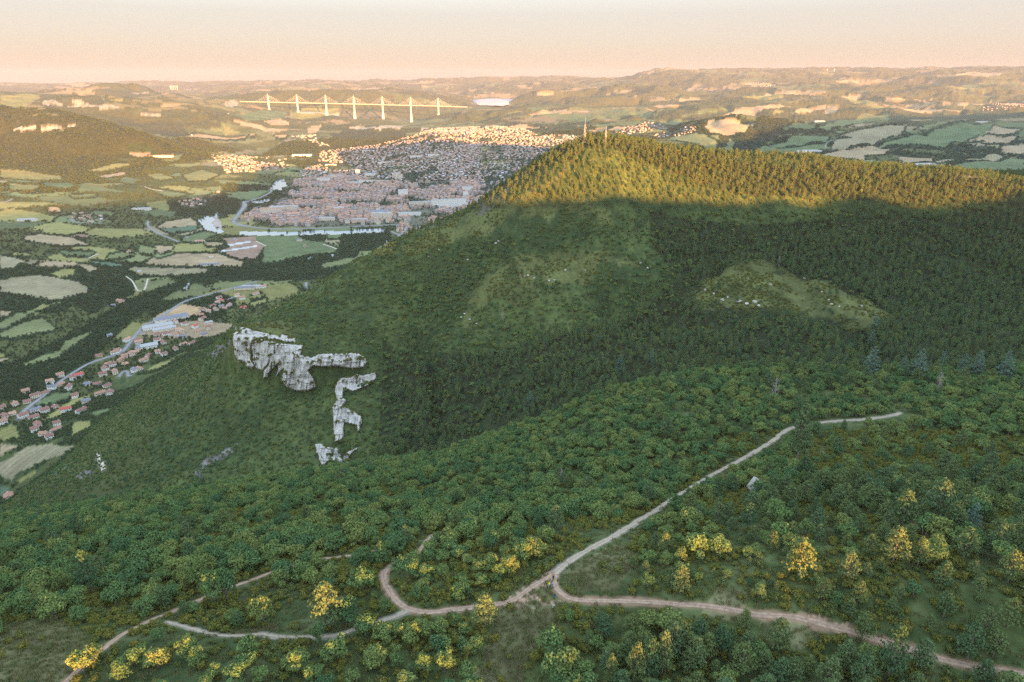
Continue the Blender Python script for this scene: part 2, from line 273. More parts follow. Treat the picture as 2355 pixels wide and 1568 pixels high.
# ------------------------------------------------------------------ traced features of the land
zA = zoomed(0, 500, 3.136); zB = zoomed(0, 900, 3.136); zC = zoomed(0, 150, 3.484); zD = zoomed(560, 180, 3.68)
zE = zoomed(1100, 150, 3.182); zG = zoomed(1800, 130, 3.099); zH = zoomed(640, 560, 5.12); zR = zoomed(560, 750, 3.135); zI = lambda p: p
PAL = {'t': (.31, .245, .15), 'o': (.38, .27, .15), 'g': (.115, .150, .070), 'b': (.095, .145, .090), 'y': (.205, .20, .075), 'd': (.16, .18, .08),
       'r': (.26, .18, .13), 'G': (.24, .215, .13), 'w': (.48, .50, .50), 'c': (.46, .38, .27), 's': (.17, .16, .15)}
FIELDS = [
 ('t',zA,[(200,285),(310,270),(450,280),(560,295),(700,345),(520,355),(400,345),(190,315)]),('r',zA,[(550,285),(620,265),(700,275),(690,295)]),
 ('G',zA,[(0,625),(280,590),(450,610),(600,640),(700,690),(700,725),(500,770),(400,790),(230,745),(0,720)]),('y',zA,[(370,585),(520,535),(600,545),(570,590),(500,610)]),
 ('t',zA,[(600,505),(700,510),(770,545),(700,560)]),('b',zA,[(690,480),(860,490),(980,510),(900,525),(760,510)]),('t',zA,[(1230,210),(1300,170),(1500,140),(1550,195),(1260,225)]),
 ('b',zA,[(1260,228),(1545,197),(1540,230),(1340,260)]),('t',zA,[(1120,505),(1200,450),(1230,470),(1400,420),(1700,420),(1910,490),(1890,520),(1500,515)]),
 ('G',zA,[(1000,545),(1050,525),(1630,535),(1610,570),(1400,590),(1100,585)]),('t',zA,[(1210,360),(1350,360),(1340,390),(1260,420),(1230,400)]),('g',zA,[(1430,300),(1590,250),(1700,265),(1560,330),(1440,330)]),
 ('t',zA,[(1600,330),(1750,335),(1750,358),(1620,362)]),('r',zA,[(1750,300),(2007,280),(2100,330),(2007,460),(1880,465),(1710,400),(1800,370)]),
 ('w',zA,[(1780,350),(1960,320),(1980,328),(1790,362)]),('w',zA,[(1720,400),(2007,355),(2007,368),(1735,408)]),('o',zA,[(1230,900),(1430,815),(1640,850),(1600,880),(1420,940),(1220,935)]),
 ('d',zA,[(0,1050),(200,960),(330,925),(370,940),(440,1015),(200,1060),(0,1085)]),('d',zA,[(0,960),(140,885),(230,900),(200,930),(0,1020)]),('t',zA,[(0,870),(100,875),(60,905),(0,915)]),
 ('y',zA,[(260,860),(340,815),(420,825),(300,865)]),('d',zA,[(480,1180),(500,1110),(720,1030),(600,1120),(470,1230),(200,1300),(180,1285),(330,1220)]),('y',zA,[(0,1195),(100,1203),(0,1236)]),
 ('t',zA,[(0,1240),(75,1240),(0,1280)]),('g',zA,[(700,110),(740,85),(900,95),(870,130),(770,140)]),('o',zA,[(370,55),(460,60),(470,95),(380,90)]),('G',zA,[(0,435),(100,450),(200,480),(100,530),(0,540)]),
 ('y',zA,[(80,410),(240,425),(230,435),(100,430)]),('g',zA,[(450,400),(740,410),(700,440),(520,430)]),('d',zA,[(1080,350),(1220,380),(1200,430),(1100,420)]),
 ('y',zA,[(1150,1340),(1270,1270),(1380,1240),(1250,1320)]),('d',zA,[(820,460),(1000,445),(1060,425),(960,410),(860,430)]),('y',zA,[(1940,760),(2007,745),(2100,740),(2007,775)]),('y',zA,[(1960,810),(2100,770),(2100,790),(2000,835)]),
 ('g',zB,[(260,365),(300,320),(430,260),(560,250),(540,300),(400,350)]),('y',zB,[(0,600),(0,555),(100,505),(150,520),(150,600),(40,630)]),
 ('G',zB,[(0,800),(220,680),(400,655),(600,670),(580,690),(330,800),(110,900),(90,950),(0,870)]),('t',zB,[(0,660),(100,665),(170,670),(60,720),(0,750)]),('b',zB,[(380,880),(540,800),(550,820),(430,900)]),
 ('y',zB,[(110,960),(280,860),(300,880),(160,960)]),('b',zB,[(0,990),(70,995),(60,1040),(0,1070)]),('y',zB,[(560,500),(700,480),(720,520),(560,600)]),('g',zB,[(700,420),(870,380),(860,405),(720,440)]),
 ('y',zC,[(0,950),(240,965),(530,1010),(540,1040),(250,1045),(0,1020)]),('y',zC,[(70,1075),(340,1090),(350,1110),(260,1140),(90,1130)]),('g',zC,[(370,1070),(600,1070),(660,1100),(560,1125),(400,1100)]),
 ('g',zC,[(620,1180),(820,1160),(830,1190),(640,1200)]),('y',zC,[(760,960),(1000,900),(1150,910),(1000,950),(860,975)]),('t',zC,[(850,1010),(1080,975),(1100,1000),(900,1030)]),
 ('g',zC,[(1010,1060),(1090,1015),(1240,1045),(1150,1080)]),('y',zC,[(1270,1000),(1400,985),(1510,1030),(1400,1050)]),('y',zC,[(1590,1000),(1760,955),(1900,1000),(1800,1045),(1640,1050)]),
 ('t',zC,[(1110,800),(1280,810),(1370,830),(1200,850)]),('g',zC,[(1390,880),(1440,850),(1590,820),(1560,870),(1500,880)]),('g',zC,[(1280,1110),(1640,1170),(1500,1200),(1350,1150)]),
 ('g',zC,[(1960,1165),(2230,1160),(2230,1220),(2000,1195)]),('g',zC,[(1920,550),(2010,560),(2110,640),(2000,640),(1930,600)]),('y',zC,[(0,310),(350,300),(330,350),(0,400)]),
 ('o',zC,[(1490,680),(1700,650),(2230,650),(1900,690)]),('y',zC,[(480,300),(900,330),(1200,345),(900,345)]),
 ('g',zD,[(110,390),(350,350),(600,370),(560,420),(380,440),(200,460)]),('y',zD,[(600,370),(760,320),(1060,340),(1050,380),(700,440),(610,430)]),('o',zD,[(370,455),(520,430),(600,480),(560,500),(430,480)]),
 ('o',zD,[(80,450),(300,480),(620,540),(500,545),(150,480)]),('o',zD,[(460,580),(590,575),(560,605),(490,600)]),('y',zD,[(0,480),(150,560),(0,580)]),('c',zD,[(700,368),(1060,388),(1060,402),(700,382)]),
 ('o',zD,[(770,510),(900,490),(850,560),(780,570)]),('g',zD,[(10,1110),(430,1085),(300,1160),(200,1180),(20,1150)]),
 ('g',zH,[(0,150),(520,145),(640,215),(860,235),(1040,320),(1020,370),(740,380),(430,440),(180,500),(90,480),(100,290),(0,220)]),('g',zH,[(900,140),(1110,130),(1060,180),(930,185)]),
 ('o',zE,[(400,530),(640,512),(860,540),(700,545),(480,550)]),('g',zE,[(440,600),(480,570),(600,580),(560,610)]),('g',zE,[(670,390),(900,370),(940,380),(800,405)]),
 ('g',zE,[(640,450),(900,425),(1210,430),(1190,500),(1100,490),(930,460)]),('o',zE,[(680,425),(900,405),(1240,410),(1000,424)]),('o',zE,[(1350,385),(1500,375),(1780,398),(1700,405)]),
 ('g',zE,[(1270,420),(1350,405),(1600,415),(1740,445),(1500,430)]),('g',zE,[(1270,460),(1330,430),(1430,440),(1400,455)]),('g',zE,[(1200,530),(1600,490),(1620,505),(1350,538)]),
 ('o',zE,[(1160,565),(1280,535),(1340,545),(1200,575)]),('o',zE,[(1330,560),(1400,530),(1510,530),(1420,570)]),('g',zE,[(1750,490),(1930,485),(1900,510),(1780,510)]),
 ('g',zE,[(1930,440),(2100,390),(2350,375),(2100,420),(1960,470)]),('d',zE,[(1800,640),(1900,600),(2100,590),(2200,640),(2200,720),(2100,690)]),
 ('o',zE,[(1900,232),(2010,225),(2000,236)]),('o',zE,[(2030,226),(2120,226),(2130,240),(2050,240)]),('o',zE,[(1900,312),(2060,300),(2140,312),(2000,325)]),('o',zE,[(1690,370),(1800,355),(1900,365),(1750,375)]),('o',zE,[(750,268),(900,262),(900,272),(780,278)]),
 ('o',zG,[(-90,530),(0,525),(110,515),(270,550),(200,620),(100,640),(-60,630),(-120,590)]),('o',zG,[(30,490),(130,440),(300,420),(440,410),(570,430),(440,440),(280,480),(130,500)]),('y',zG,[(270,495),(430,445),(520,460),(400,500)]),
 ('o',zG,[(560,475),(700,430),(820,420),(820,440),(700,470)]),('G',zG,[(810,480),(830,420),(930,420),(890,480)]),('g',zG,[(520,590),(560,560),(740,550),(740,590),(640,605)]),
 ('d',zG,[(740,585),(900,540),(1100,480),(1300,480),(1310,520),(1100,550),(860,590)]),('y',zG,[(1000,365),(1150,380),(1320,430),(1200,440),(1050,400)]),
 ('G',zG,[(1260,575),(1450,565),(1400,640),(1300,660),(900,655),(1000,630)]),('g',zG,[(350,715),(560,655),(840,655),(830,700),(640,725)]),('g',zG,[(260,770),(400,740),(820,720),(880,750),(560,790),(300,780)]),
 ('G',zG,[(870,740),(900,680),(1100,662),(1300,665),(1100,710),(920,760)]),('g',zG,[(1100,720),(1460,660),(1740,580),(2140,560),(2080,620),(1900,690),(1750,740),(1300,720)]),
 ('t',zG,[(790,800),(1000,760),(1100,735),(1310,750),(1280,790),(1120,800),(1120,840),(900,815)]),('t',zG,[(1380,815),(1660,820),(1640,845),(1420,860)]),('t',zG,[(2040,620),(2130,570),(2340,600),(2200,640)]),
 ('t',zG,[(1930,690),(2060,645),(2140,650),(2000,690)]),('t',zG,[(2010,700),(2120,660),(2300,660),(2250,700),(2100,710)]),('t',zG,[(2170,760),(2220,725),(2400,720),(2400,800),(2230,790)]),
 ('g',zG,[(1640,915),(1900,860),(2355,830),(2355,910),(2000,940),(1760,920)]),('t',zG,[(1860,955),(2160,960),(2160,985),(1900,975)]),('G',zG,[(1660,850),(2230,793),(2180,828),(1700,858)]),
 ('o',zG,[(1270,440),(1600,430),(1880,452),(1870,470),(1620,468)]),('o',zG,[(1820,410),(2080,400),(2100,385),(1900,420)]),('o',zG,[(920,345),(1030,332),(1150,345),(950,352)]),('o',zG,[(1280,365),(1440,365),(1430,377),(1300,376)]),
 ('o',zG,[(1500,368),(1670,370),(1600,378),(1510,377)]),('y',zG,[(180,350),(260,325),(550,355),(700,362),(400,372)]),('o',zG,[(340,325),(480,305),(650,315),(520,330)]),('o',zG,[(880,232),(1000,222),(1090,228),(950,240)]),
 ('y',zG,[(640,262),(880,262),(860,272),(660,272)]),('o',zG,[(1700,190),(1950,155),(2120,160),(2190,178),(1950,185)]),('y',zG,[(1840,280),(1900,250),(2030,275),(1960,290)]),
]
CLIFFP = [('c',zC,[(100,600),(160,590),(350,585),(450,575),(530,575),(540,600),(300,615),(130,620)]),('c',zC,[(590,580),(660,560),(650,580),(600,600)]),
 ('c',zC,[(370,370),(430,345),(500,370),(560,400),(650,400),(620,350),(700,345),(740,390),(800,390),(960,395),(1040,400),(1030,420),(900,425),(700,410),(560,410),(450,400),(380,390)]),
 ('c',zC,[(1110,480),(1170,468),(1200,480),(1120,492)]),('c',zC,[(1220,470),(1300,463),(1420,468),(1400,487),(1240,492)]),('c',zD,[(0,290),(60,260),(130,270),(130,310),(30,320)]),
 ('c',zD,[(1150,510),(1280,500),(1420,520),(1500,488),(1680,492),(1640,517),(1430,532),(1250,528),(1150,520)]),('c',zD,[(1810,508),(1880,508),(1880,532),(1820,532)]),('c',zC,[(1140,285),(1300,278),(1300,290),(1160,300)])]
SCREE = [('s',zB,[(1520,900),(1530,840),(1620,760),(1640,720),(1650,770),(1760,700),(1860,660),(1840,710),(1720,790),(1600,830),(1590,930)]),
 ('s',zA,[(1600,1210),(1720,1120),(1820,1100),(1800,1150),(1640,1215)]),('s',zB,[(590,890),(700,860),(745,880),(700,920),(620,930)])]
ROADS = [(7, 'a', zB([(150,470),(190,400),(330,290),(470,170),(640,60),(720,20)]) + zA([(870,1225),(960,1190),(1050,1080),(1130,990),(1240,930),(1440,800),(1640,740),(1830,690),(2007,640)])),
 (9, 'a', zA([(2100,5),(2007,12),(1920,18),(1905,60),(1845,140),(1835,180),(1900,203),(2000,215)])),
 (10, 'a', zD([(85,1385),(150,1405),(280,1430),(500,1445),(800,1440),(1250,1420),(1590,1402),(1700,1380)])),(9, 'a', zD([(85,1385),(110,1340),(200,1230),(180,1195),(280,1175),(420,1110),(440,1060)])),
 (7, 'a', zA([(1160,165),(1165,205),(1250,265),(1370,315),(1400,330)])),(4, 'd', zA([(990,600),(1040,640),(1080,710),(1130,705),(1160,620)])),(4, 'd', zA([(690,460),(740,435),(780,425)])),
 (5, 'a', zG([(880,765),(820,735),(850,690),(900,680)])),(5, 'a', zC([(0,1245),(70,1230),(110,1210)])),(5, 'd', zC([(1265,1105),(1320,1125),(1420,1142)])),(4,'d',zB([(770,730),(770,770),(800,820),(812,865)])),
 (5, 'a', zA([(930,1390),(960,1350),(1000,1345),(1005,1380),(1040,1375)])),(9, 'a', zH([(1740,95),(1800,130),(1850,160)])),(5,'d',zH([(0,222),(60,250),(130,285)])),(5,'d',zH([(860,260),(960,290),(1040,325)])),
 (5,'a',zA([(560,150),(600,175),(800,185)])),(6,'a',zG([(1460,570),(1560,590),(1610,610)])),(5,'a',zG([(1000,385),(1090,420),(1260,445)])),(5,'a',zG([(1600,905),(1660,870),(1720,880)])),(6,'a',zH([(640,750),(650,800),(690,840)]))]
WATER = [zC([(1720,1400),(1800,1360),(1870,1390),(1840,1420),(1860,1450),(1950,1500),(1900,1512),(1780,1478),(1750,1430)]), zC([(1850,1362),(1890,1330),(1900,1345),(1868,1380)]),
 zD([(440,1085),(440,1060),(450,1020),(540,980),(575,1050),(540,1062),(530,1088)]), zD([(635,1130),(640,1090),(700,1105),(660,1130)]), zD([(240,1200),(430,1165),(400,1198),(280,1207)]), zD([(560,600),(1000,690),(1000,700),(560,612)])[:0],
 zD([(140,1470),(680,1478),(900,1462),(1030,1468),(1330,1450),(1480,1448),(1470,1478),(1030,1492),(680,1502),(140,1505)]), zA([(1430,700),(1470,660),(1490,655),(1470,700),(1440,712)]),
 zH([(645,440),(720,425),(725,440),(660,460)]), zH([(940,400),(990,390),(1000,405),(970,418)]), zH([(1655,215),(1675,215),(1690,260),(1640,285),(1600,300),(1660,255)]), zD([(750,875),(790,862),(790,885),(755,892)])]
BANK = [zC([(1830,1370),(1890,1350),(1930,1430),(1930,1480),(1870,1450),(1840,1410)])]
TOWN = zD([(650,1000),(1100,950),(1530,1010),(2100,1000),(2600,1030),(2600,1150),(1940,1400),(1590,1395),(800,1430),(380,1400),(160,1370),(380,1200),(560,1160),(640,1060)])
SUBURB = [zD([(880,740),(1300,690),(1700,600),(1750,590),(2000,520),(2355,505),(2355,1030),(1530,1010),(1100,950),(700,980),(700,900),(870,850)]), zE([(300,545),(600,540),(780,600),(1150,610),(1100,650),(950,740),(300,1200),(0,1200),(0,560)]),
 zC([(1840,830),(2230,850),(2230,960),(2040,960),(1850,870)]), zD([(0,760),(250,780),(560,820),(560,890),(300,920),(0,940)]), zD([(620,590),(860,580),(840,640),(1000,690),(900,700),(700,620)]),
 zE([(1380,585),(1560,520),(1700,500),(1820,530),(1700,560),(1500,600)]), zE([(1680,600),(1820,570),(2000,530),(2080,560),(2000,585),(1760,625)]), zG([(2010,440),(2100,410),(2355,390),(2355,430),(2200,455),(2000,450)]), zG([(130,245),(300,235),(430,255),(400,270),(280,265)]),
 zA([(1480,30),(1560,0),(1680,40),(1500,60)]), zC([(1740,1180),(1900,1150),(1960,1170),(1640,1290),(1500,1250)]), zD([(1200,1440),(1300,1440),(1280,1460)])[:0], zC([(560,1400),(640,1330),(760,1330),(950,1370),(900,1420),(600,1410)])]
CLEAR = [[(1140,1395),(1290,1385),(1275,1450),(1220,1500),(1200,1610),(1085,1610),(1120,1450)], [(1290,1320),(1330,1290),(1420,1250),(1470,1280),(1420,1360),(1330,1368)], [(1740,1435),(1860,1400),(1885,1480),(1780,1495)],
 [(1150,1380),(1265,1325),(1300,1375),(1290,1400),(1170,1400)], [(0,1440),(120,1420),(220,1470),(160,1568),(0,1568)], [(1000,1290),(950,1310),(940,1330),(960,1340),(990,1310)], [(1730,1355),(1700,1440),(1620,1400),(1650,1350)], [(520,1455),(620,1435),(640,1448),(560,1460)]]
OPEN = [[(980,530),(1100,485),(1250,484),(1400,505),(1420,525),(1300,538),(1150,545),(1050,560)], [(1130,640),(1200,600),(1330,590),(1450,610),(1440,640),(1300,650),(1180,660),(1080,720),(1090,770),(1050,765),(1060,690)],
 [(1580,680),(1640,640),(1750,600),(1850,650),(2000,690),(2060,740),(1960,770),(1850,740),(1740,720),(1620,710)], [(1100,475),(1000,530),(900,580),(950,590),(1050,560)], [(545,755),(600,742),(690,770),(650,785),(560,775)],
 [(1180,475),(1230,440),(1280,430),(1270,460),(1200,478)]]
PINEP = [[(880,780),(1100,815),(1300,770),(1480,715),(1560,640),(1500,560),(1490,480),(2500,470),(2500,880),(1700,845),(1400,900),(1000,1060),(870,1000),(880,850)], [(1090,474),(1250,360),(1370,310),(2500,430),(2500,490),(1090,482)]]
MEADOW = [[(1830,1010),(1950,985),(2150,990),(2354,1010),(2354,1080),(2200,1090),(1950,1110),(1840,1080)]]
FGPINE = [[(1440,1290),(1600,1180),(1790,1120),(2500,1095),(2500,1640),(1330,1640),(1330,1450),(1440,1400)]]
TRAILS = [('g', 1.05, [(2070,950),(2050,955),(1980,965),(1900,970),(1850,978),(1810,988),(1770,1018),(1720,1048),(1650,1085),(1600,1115),(1540,1150),(1480,1190),(1420,1228),(1370,1255),(1310,1290),(1275,1318)]),
 ('r', .66, [(1275,1318),(1277,1345),(1288,1362),(1320,1378),(1400,1382),(1500,1385),(1600,1392),(1680,1402),(1750,1415),(1830,1420),(1900,1438),(1960,1453),(2010,1470),(2080,1490),(2160,1515),(2240,1532),(2380,1555)]),
 ('r', .85, [(1270,1322),(1220,1352),(1180,1380),(1100,1395),(1040,1402),(980,1408),(940,1400),(910,1380),(890,1350),(882,1325),(890,1308),(930,1285),(960,1272),(985,1240),(1010,1225)]),
 ('r', .7, [(860,1268),(800,1278),(740,1285),(690,1295),(640,1310),(560,1340),(480,1370),(400,1405),(360,1420),(320,1440),(280,1460),(240,1490),(180,1540),(140,1580)]),
 ('g', .55, [(385,1430),(440,1445),(500,1460),(560,1462),(600,1458),(650,1465),(720,1465),(780,1460),(830,1440),(890,1425),(940,1404)])]
DIRT = [[(1150,1388),(1200,1350),(1255,1318),(1285,1325),(1262,1345),(1235,1368),(1262,1378),(1290,1384),(1200,1402)], [(985,1245),(1000,1218),(1020,1215),(1010,1240),(960,1250)], [(1850,1425),(1900,1415),(1950,1440),(1940,1455),(1880,1440)],
 [(2090,1200),(2140,1190),(2180,1230),(2130,1250)], [(1820,1170),(1860,1165),(1870,1190),(1830,1195)]]
def wpoly(fn, pts): return hits(fn(pts))
F_W = [(c, wpoly(f, p)) for c, f, p in FIELDS]
C_W = [wpoly(f, p) for c, f, p in CLIFFP]; S_W = [wpoly(f, p) for c, f, p in SCREE]
R_W = [(wd, k, hits(p)) for wd, k, p in ROADS]; W_W = [hits(p) for p in WATER if p]; BK_W = [hits(p) for p in BANK]
TOWN_W = hits(TOWN); SUB_W = [hits(p) for p in SUBURB if p]
def hill_hits(pts):                          # keep only points that land on the near massif
    return [h for h in hits(pts) if h[1] < 1000]
CL_W = [hill_hits(p) for p in CLEAR]; OP_W = [hill_hits(p) for p in OPEN]
def wide(pts):                               # polygon with corners above the crest: fall back to fixed distances
    o = []
    for X, Y in pts:
        h = hit(X, Y)
        o.append(h if h and h[1] < 1000 else atD(X, Y, 880))
    return o
PI_W = [wide(p) for p in PINEP]; ME_W = [wide(p) for p in MEADOW]; FP_W = [wide(p) for p in FGPINE]; DI_W = [hits(p) for p in DIRT]
TR_W = [(k, wd, hits(p)) for k, wd, p in TRAILS]
def spline(pts, step):
    p = np.array(pts)[:, :2]; p = np.vstack([2 * p[0] - p[1], p, 2 * p[-1] - p[-2]]); o = []
    for i in range(1, len(p) - 2):
        n = max(2, int(np.hypot(*(p[i + 1] - p[i])) / step)); t = np.linspace(0, 1, n, endpoint=False)[:, None]
        o.append(.5 * (2*p[i] + (p[i+1]-p[i-1])*t + (2*p[i-1]-5*p[i]+4*p[i+1]-p[i+2])*t*t + (3*p[i]-p[i-1]-3*p[i+1]+p[i+2])*t**3))
    o.append(p[-2][None]); return np.vstack(o)
TR_S = [(k, wd, spline(p, 1.0)) for k, wd, p in TR_W]
RD_S = [(wd, k, spline(p, 12.)) for wd, k, p in R_W if len(p) > 1]
def line_dist(x, y, L):
    d = np.full(x.shape, 1e9)
    m = (x > L[:, 0].min() - 60) & (x < L[:, 0].max() + 60) & (y > L[:, 1].min() - 60) & (y < L[:, 1].max() + 60)
    xs = x[m]; ys = y[m]; dd = np.full(xs.shape, 1e9)
    for a, b in zip(L[:-1], L[1:]):
        e = b - a; l2 = e @ e + 1e-9; t = np.clip(((xs - a[0]) * e[0] + (ys - a[1]) * e[1]) / l2, 0, 1)
        dd = np.minimum(dd, np.hypot(xs - a[0] - t * e[0], ys - a[1] - t * e[1]))
    d[m] = dd; return d

# water surfaces lie flat in the ground
x, y = GX, GY
WID = np.zeros(GX.shape, int)
for P in W_W:
    if len(P) < 3: continue
    m = in_poly(x, y, P); WID[m] = 1
    zc = np.median([q[2] for q in P]) - 2.0
    GZ[m] = np.minimum(GZ[m], zc)
# ------------------------------------------------------------------ land cover
n1 = fbm(x, y, 420, 4, 31); n2 = fbm(x, y, 60, 3, 32); n3 = fbm(x, y, 14, 3, 33); n4 = fbm(x, y, 5, 2, 34)
COL = np.zeros(GX.shape + (3,)); rr = np.hypot(x, y)
def mixc(m, c):
    m = np.asarray(m, float)[..., None] if np.ndim(m) else m
    global COL
    COL = COL * (1 - m) + np.array(c) * m
wood_c = (.030, .050, .022); scrub_c = (.075, .090, .032); grass_c = (.12, .14, .045)
COL[:] = wood_c
# patchwork of fields and woods everywhere outside the massif
wx = x + 60 * n1; wy = y + 90 * n1
cid, cb = voro(wx / 190, wy / 150, 3); cid2, cb2 = voro(wx / 760, wy / 520, 4)
far = rr > 6800
fid = np.where(far, cid2, cid); fb_ = np.where(far, cb2, cb)
slope = np.hypot(np.gradient(GZ, axis=1) / np.maximum(np.gradient(rr, axis=1), 1e-3), np.gradient(GZ, axis=0) / np.maximum(rr * np.gradient(gp, axis=0), 1e-3))
woody = sstep(-.12, .12, n1 + .35 * fbm(x, y, 1500, 3, 36) + 1.6 * (slope - .16) - .0)
keep = np.where(far, .50, .45)
isf = (fid > keep) & (woody < .75) & (slope < .38)
cols = np.array([PAL[k] for k in 'ggyddgdydGyt'])
cols2 = np.array([PAL[k] for k in 'ggydoGdgoyto']); pick = (np.floor(fid * 97) % len(cols)).astype(int)
fc = np.where(far[..., None], cols2[pick], cols[pick]) * (0.75 + .5 * ((fid * 37) % 1))[..., None]
COL = np.where(isf[..., None], fc, np.where((woody < .4)[..., None], np.array(scrub_c) * (1 + .3 * n2[..., None]), COL * (1 + .4 * n2[..., None])))
WOOD = np.where(isf, 0., np.where(woody < .4, np.where(rr > 3500, .2, .45), 1.))
WOOD = np.where(isf & (fb_ < np.where(far, .02, .06)), .8, WOOD)
mesa = (FARZ > 215) & (rr > 4850) & (rr < 9500) & (x < -500) & (slope < .2) & (n1 < .25)
mixc(mesa * .85, (.27, .215, .08)); WOOD = np.where(mesa, .10, WOOD)
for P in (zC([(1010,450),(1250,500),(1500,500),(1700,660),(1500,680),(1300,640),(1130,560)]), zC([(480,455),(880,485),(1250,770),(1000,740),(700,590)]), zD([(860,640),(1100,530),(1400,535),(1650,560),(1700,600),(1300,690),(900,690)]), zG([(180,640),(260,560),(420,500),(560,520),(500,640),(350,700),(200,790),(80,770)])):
    W_ = hits(P); m = in_poly(x + 60 * n2, y + 60 * n2, W_) & (rr > 2500); COL[m] = (.026, .040, .022); WOOD[m] = 1.  # dark wood; its colour also stands in for cast shade in the canyon
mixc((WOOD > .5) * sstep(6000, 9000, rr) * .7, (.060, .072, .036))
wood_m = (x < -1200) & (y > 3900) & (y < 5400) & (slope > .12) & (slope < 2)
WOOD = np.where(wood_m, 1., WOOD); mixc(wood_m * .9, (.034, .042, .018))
FIDV = np.zeros(GX.shape, int)
for i, (c, P) in enumerate(F_W):
    if len(P) < 3: continue
    m = in_poly(x + 4 * n2, y + 4 * n2, P) & (rr > 650) & ~(MASSIF & (rr < 800))
    COL[m] = PAL[c]; WOOD[m] = 0; FIDV[m] = i + 1
for P in C_W:
    m = in_poly(x, y, P) & (rr > 1500); COL[m] = np.array(PAL['c']) * (.75 + .5 * (n3[m, None] > -.1)); WOOD[m] = .05; FIDV[m] = 0
def anyp0(P_, x, y):
    m = np.zeros(x.shape, bool)
    for P in P_:
        if len(P) > 2: m |= in_poly(x, y, P)
    return m
# massif cover
mas = MASSIF & (rr < 1900) & (np.abs(gp) < 1.5)
OPM = np.zeros(GX.shape)
for P in OP_W:
    if len(P) > 2: OPM = np.maximum(OPM, in_poly(x + 28 * n2 + 8 * n3, y + 28 * n2 + 8 * n3, P) * sstep(-.35, .15, n3 + .3))
for P in ME_W: OPM = np.maximum(OPM, .6 * in_poly(x, y, P))
CLM = np.zeros(GX.shape)
for P in CL_W:
    if len(P) > 2: CLM = np.maximum(CLM, in_poly(x + 2 * n4, y + 2 * n4, P))
g_ = np.clip(.4 + .8 * n2 + .7 * n4 + .4 * n3, 0, 1)[..., None]
mc = np.array((.040, .062, .024)) * (1 - g_) + np.array((.085, .112, .038)) * g_
mc = mc * (1 - OPM[..., None]) + (np.array((.095, .108, .040)) * (1 + .45 * n3[..., None])) * OPM[..., None]
pf = anyp0(PI_W, x, y); mc = np.where((pf & (OPM < .3))[..., None], np.array((.030, .040, .018)) * (1 + .4 * n4[..., None]), mc)
near_g = np.array((.115, .115, .055)) * (1 + .5 * n4[..., None] + .35 * n3[..., None])
mc = mc * (1 - CLM[..., None]) + near_g * CLM[..., None]
peb = sstep(.25, .5, n4 + .5 * n3)[..., None] * (rr < 420)[..., None]
mc = mc * (1 - .12 * peb) + np.array((.16, .15, .12)) * .12 * peb
low = (rr > 620) & (n1 > -.05)
mc = np.where(low[..., None] & (GX < -120)[..., None] & (GZ < 190)[..., None], np.array((.070, .085, .030)) * (1 + .4 * n2[..., None]), mc)
m_new = mas & (FIDV == 0)
COL = np.where(m_new[..., None], mc, COL)
WOOD = np.where(mas, 0, WOOD)
for P in S_W:
    if len(P) > 2: m = in_poly(x + 3 * n3, y + 3 * n3, P); COL[m] = np.array(PAL['s']) * (1 + .5 * n4[m, None])
steep = mas & (slope > 9); COL[steep] = np.array((.42, .40, .36)) * (1 + .3 * n4[steep, None])
for k, wd, L in TR_S:
    d = line_dist(x, y, L); m = sstep(wd + .9, wd, d + .7 * n4); mixc(m * .8, (.30, .19, .13) if k == 'r' else (.34, .30, .25))
for P in DI_W:
    m = in_poly(x + 1.2 * n4, y + 1.2 * n4, P) * sstep(-.15, .12, vnoise(x * 1.1, y * 1.1, 5) + .5 * vnoise(x * 3, y * 3, 6) - .65); mixc(m * .85, (.40, .27, .19))
TM = in_poly(x + 70 * n2, y + 70 * n2, TOWN_W)
mixc(TM * .8, (.12, .12, .095))
for P in SUB_W:
    if len(P) > 2: SUBm = in_poly(x + 50 * n2, y + 50 * n2, P); mixc(SUBm * .3, (.16, .15, .13)); WOOD = np.where(SUBm, np.maximum(WOOD * .6, .5), WOOD); FIDV[SUBm] = 0
WOOD[TM] = np.where(fbm(x, y, 110, 3, 83) > .12, .6, .14)[TM]; FIDV[TM] = 0
for P in BK_W: m = in_poly(x, y, P); COL[m] = (.36, .31, .27); WOOD[m] = 0; FIDV[m] = 0
for wd, k, L in RD_S:
    d = line_dist(x, y, L); WOOD = np.where(d < wd * 1.3 + 4, 0, WOOD); mixc((d < wd) * .5, (.2, .2, .17))
RIVERWOOD = [zA([(0,1300),(200,1230),(480,1080),(700,960),(1000,780),(1100,740),(1500,600),(1540,640),(1300,760),(1100,900),(800,1170),(700,1300),(480,1440),(200,1568),(0,1568)]), zH([(1060,280),(1100,120),(1300,60),(1700,60),(1740,200),(1500,340),(1200,350),(1050,330)]), zH([(530,120),(700,60),(880,150),(900,210),(640,215),(560,180)]),
 zA([(500,760),(700,700),(820,520),(960,530),(1060,620),(1050,740),(700,900)]), zH([(95,300),(160,270),(245,275),(180,400),(110,470)])]
for P in RIVERWOOD:
    W_ = hits(P); m = in_poly(x, y, W_) & (FIDV == 0) & (WID == 0); WOOD[m] = 1.; COL[m] = wood_c
OLIVE = hits(zA([(480,1180),(500,1110),(720,1030),(600,1120),(470,1230),(200,1300),(180,1285),(330,1220)])); m = in_poly(x, y, OLIVE); WOOD[m] = 0; COL[m] = PAL['d']
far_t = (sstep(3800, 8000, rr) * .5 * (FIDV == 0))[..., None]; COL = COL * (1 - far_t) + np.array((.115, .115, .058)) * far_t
fm = FIDV > 0; dil = fm.copy()
for k_ in (1, 2): 
    dil[k_:] |= fm[:-k_]; dil[:-k_] |= fm[k_:]; dil[:, k_:] |= fm[:, :-k_]; dil[:, :-k_] |= fm[:, k_:]
